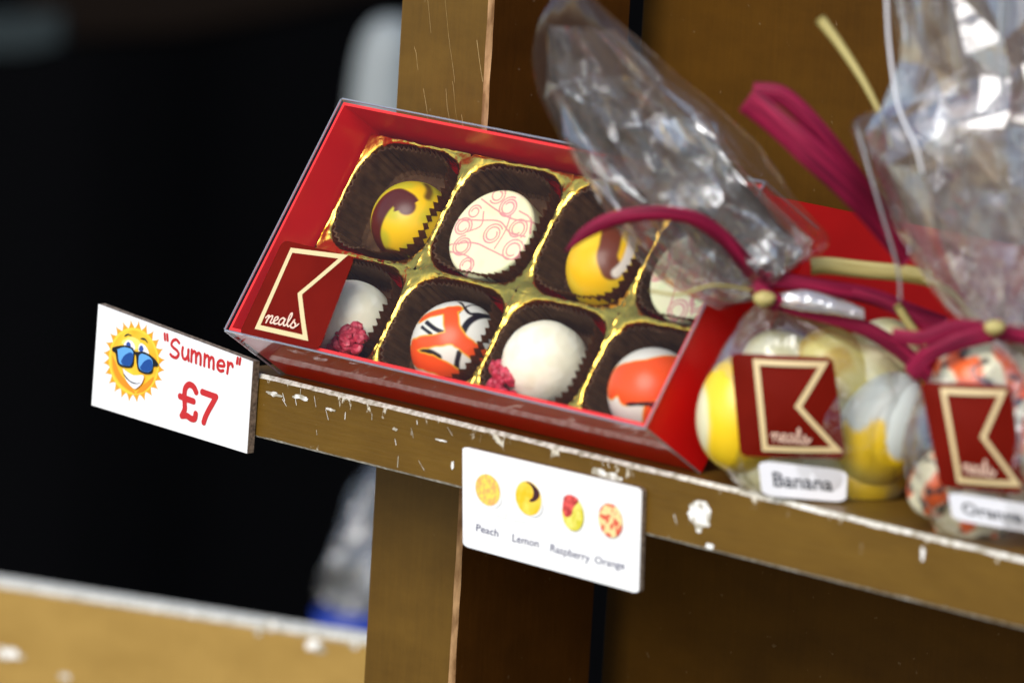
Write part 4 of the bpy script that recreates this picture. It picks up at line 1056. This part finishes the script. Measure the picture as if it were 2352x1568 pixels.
tube('khaki_strand', rp(PB2, [(1882, 42, -.02), (1930, 105, -.018), (1985, 190, -.014), (2030, 280, -.010), (2050, 340, -.008)]), lambda u: .0013*(1-u)+.0003, M_khaki, bag2)
tube('white_film_edge', rp(PB2, [(2035, -20, .008), (2042, 100, .008), (2062, 240, .010), (2100, 330, .012), (2120, 400, .012)]), .0004, M_labelw, bag2)

for k, (pts, r_) in enumerate([([(2300, -20, .006), (2296, 120, .008), (2306, 250, .010), (2330, 330, .010)], .0005), ([(2180, -20, .006), (2188, 90, .008), (2196, 190, .008)], .0003), ([(2245, 300, .010), (2215, 380, .010), (2222, 460, .010)], .0004), ([(1965, 285, .006), (2010, 440, .010), (2060, 610, .010), (2068, 690, .010)], .0004)]):
    tube('film_crease', rp(PB2, pts), r_, M_lidedge, bag2)


# ------------------------------------------------------------------ things behind
# second display board, out of focus to the left
A = at_z(-260, 1296, -.150); Bp = at_z(905, 1478, -.150)
dirx = (Bp-A)/np.linalg.norm(Bp-A); dn = np.cross([0, 0, 1], dirx)
fb = empty('display_shelf', frame(A, dirx, dn, (0, 0, 1)), 'gold board coloured as brightly lit, with a scuffed white top edge, blurred at the lower left', 'shelf')
Lf = float(np.linalg.norm(Bp-A))
M_tan = gold_paint('lit_gold_paint', (.30, .18, .038), (.40, .25, .062), wear=False)  # gold paint lightened: the stronger light back there is in the colour
bm = bmesh.new(); box_bm(bm, 0, Lf, -.0003, .0125, -.002, 0, .0006); bm_obj('worn_top_edge', bm, M_worn, fb)
V, F = [], []
for (px, py, rx, rz, k) in [(625, 1437, .0028, .0014, 1), (722, 1478, .003, .0018, 2), (735, 1490, .002, .001, 4), (815, 1482, .0014, .001, 3), (20, 1500, .005, .0018, 5), (595, 1447, .001, .0015, 6), (150, 1552, .002, .001, 7)]:
    p = at_plane(px, py, A, np.array(dn)); d = p-A; b = len(V)
    blob(V, F, d@dirx, d[2], rx, rz, k, y=-.0006)
b = len(V)
bm = bmesh.new(); box_bm(bm, 0, Lf, 0, .012, -.16, -.0022, .0004)
bm.verts.ensure_lookup_table(); bm.verts.index_update()
nf = len(F); F += [tuple(b+v.index for v in f.verts) for f in bm.faces]; V += [np.array(v.co) for v in bm.verts]; bm.free()
mesh_obj('front_board', V, F, None, fb, mats=[M_tan, M_chip], fmat=[1]*nf+[0]*(len(F)-nf))

# cellophane parcel with a blue base, blurred beyond the post
def far(px, py, D): return CAM+ray((px, py))*D
D0 = 2.95
gc = far(815, 1430, D0); gift = empty('wrapped_parcel', tuple(gc), 'crumpled clear cellophane parcel on a blue base, blurred behind the post', 'wrapped parcel'); bpy.context.view_layer.update()
def PG(px, py): return far(px, py, D0)-gc
R = []
for (xl, yl, xr, yr) in [(722, 1392, 930, 1400), (718, 1340, 940, 1350), (735, 1280, 930, 1290), (760, 1210, 910, 1220), (800, 1130, 905, 1135), (852, 1060, 900, 1062)]:
    a, b = PG(xl, yl), PG(xr, yr); R.append(((a+b)/2, (b-a)/2, E2*np.linalg.norm(b-a)*.42))
M_gray = film_mat('grey_cellophane', refl=.45, milk=.05, tint=(.75, .77, .8), rough=.15, bump=1., bscale=60, base=.08)
loft('cellophane_wrap', R, M_gray, gift, nt_=80, crump=.006, cs=40, sub=8, seed=8, ridge=.05)
R = [(c*.93, a*.8, b*.8) for c, a, b in R]
loft('white_contents', R, noisy(mat('grey_paper', rough=.5), (.01, .01, .013), (.26, .26, .26), (38, 38, 38), lo=.42, hi=.6), gift, nt_=60, crump=.003, cs=30, sub=5, seed=3)
R = []
for (xl, yl, xr, yr) in [(720, 1470, 925, 1480), (720, 1425, 930, 1430), (722, 1390, 930, 1396)]:
    a, b = PG(xl, yl), PG(xr, yr); R.append(((a+b)/2, (b-a)/2, E2*np.linalg.norm(b-a)*.45))
loft('blue_base', R, mat('blue_card', (.005, .03, .28), .4), gift, nt_=48, sub=3, cap0=True)

# pale upright vessel blurred behind the post, top
D1 = 3.6
vc = far(880, 300, D1); ves = empty('pale_pole', tuple(vc), 'pale grey pole blurred behind the left edge of the post, above the red box', 'pole'); bpy.context.view_layer.update()
def PV(px, py): return far(px, py, D1)-vc
R = []
for (xl, yl, xr, yr) in [(795, 560, 960, 560), (800, 300, 960, 300), (812, 180, 960, 180), (826, 110, 960, 112), (848, 62, 950, 64), (880, 40, 930, 42)]:
    a, b = PV(xl, yl), PV(xr, yr); R.append(((a+b)/2, (b-a)/2, E2*np.linalg.norm(b-a)*.4))
loft('pole', R, mat('pale_grey_paint', (.21, .235, .24), .5), ves, nt_=48, sub=6)

# dark surroundings: black cloth and dim bits at the top left
D2 = 5.2
cc = far(400, 784, D2)
V, F = [], []; nx_, nz_ = 90, 4
for i in range(nx_+1):
    for j in range(nz_+1):
        x = (i/nx_-.5)*5.0; z = (j/nz_-.5)*4.2
        V.append(RX*x+E3*z+(-FX)*(.05*math.sin(i*.9)+.03*math.sin(i*2.3+1)))
for i in range(nx_):
    for j in range(nz_): F.append((i*(nz_+1)+j, (i+1)*(nz_+1)+j, (i+1)*(nz_+1)+j+1, i*(nz_+1)+j+1))
cur = mesh_obj('black_curtain', V, F, M_black, smooth=True); cur.location = tuple(cc); tag(cur, 'plain black cloth backdrop behind the stall', 'curtain')
D3 = 4.3
def bar(name, pts, thick, M, label, cat, D=D3):
    P = [far(x, y, D) for x, y in pts]; c = np.mean(P, 0); V = [p-c for p in P]+[p-c+FX*thick for p in P]; n = len(P)
    F = [tuple(range(n)), tuple(range(2*n-1, n-1, -1))]+[(k, n+k, n+(k+1) % n, (k+1) % n) for k in range(n)]
    o = mesh_obj(name, V, F, M); o.location = tuple(c); tag(o, label, cat); return o
bar('dark_valance', [(60, -90), (920, -90), (880, -28), (650, 30), (420, 72), (200, 84), (60, 88)], .08, mat('brown_cloth', (.007, .005, .004), 1., spec=0.), 'dim brown cloth edge along the top left of the picture', 'cloth')
bar('grey_panel', [(-80, 35), (140, 28), (135, 100), (60, 118), (-80, 125)], .05, mat('grey_plastic', (.022, .029, .031), 1., spec=0.), 'dim grey patch of board at the very top left corner', 'board', D=4.1)
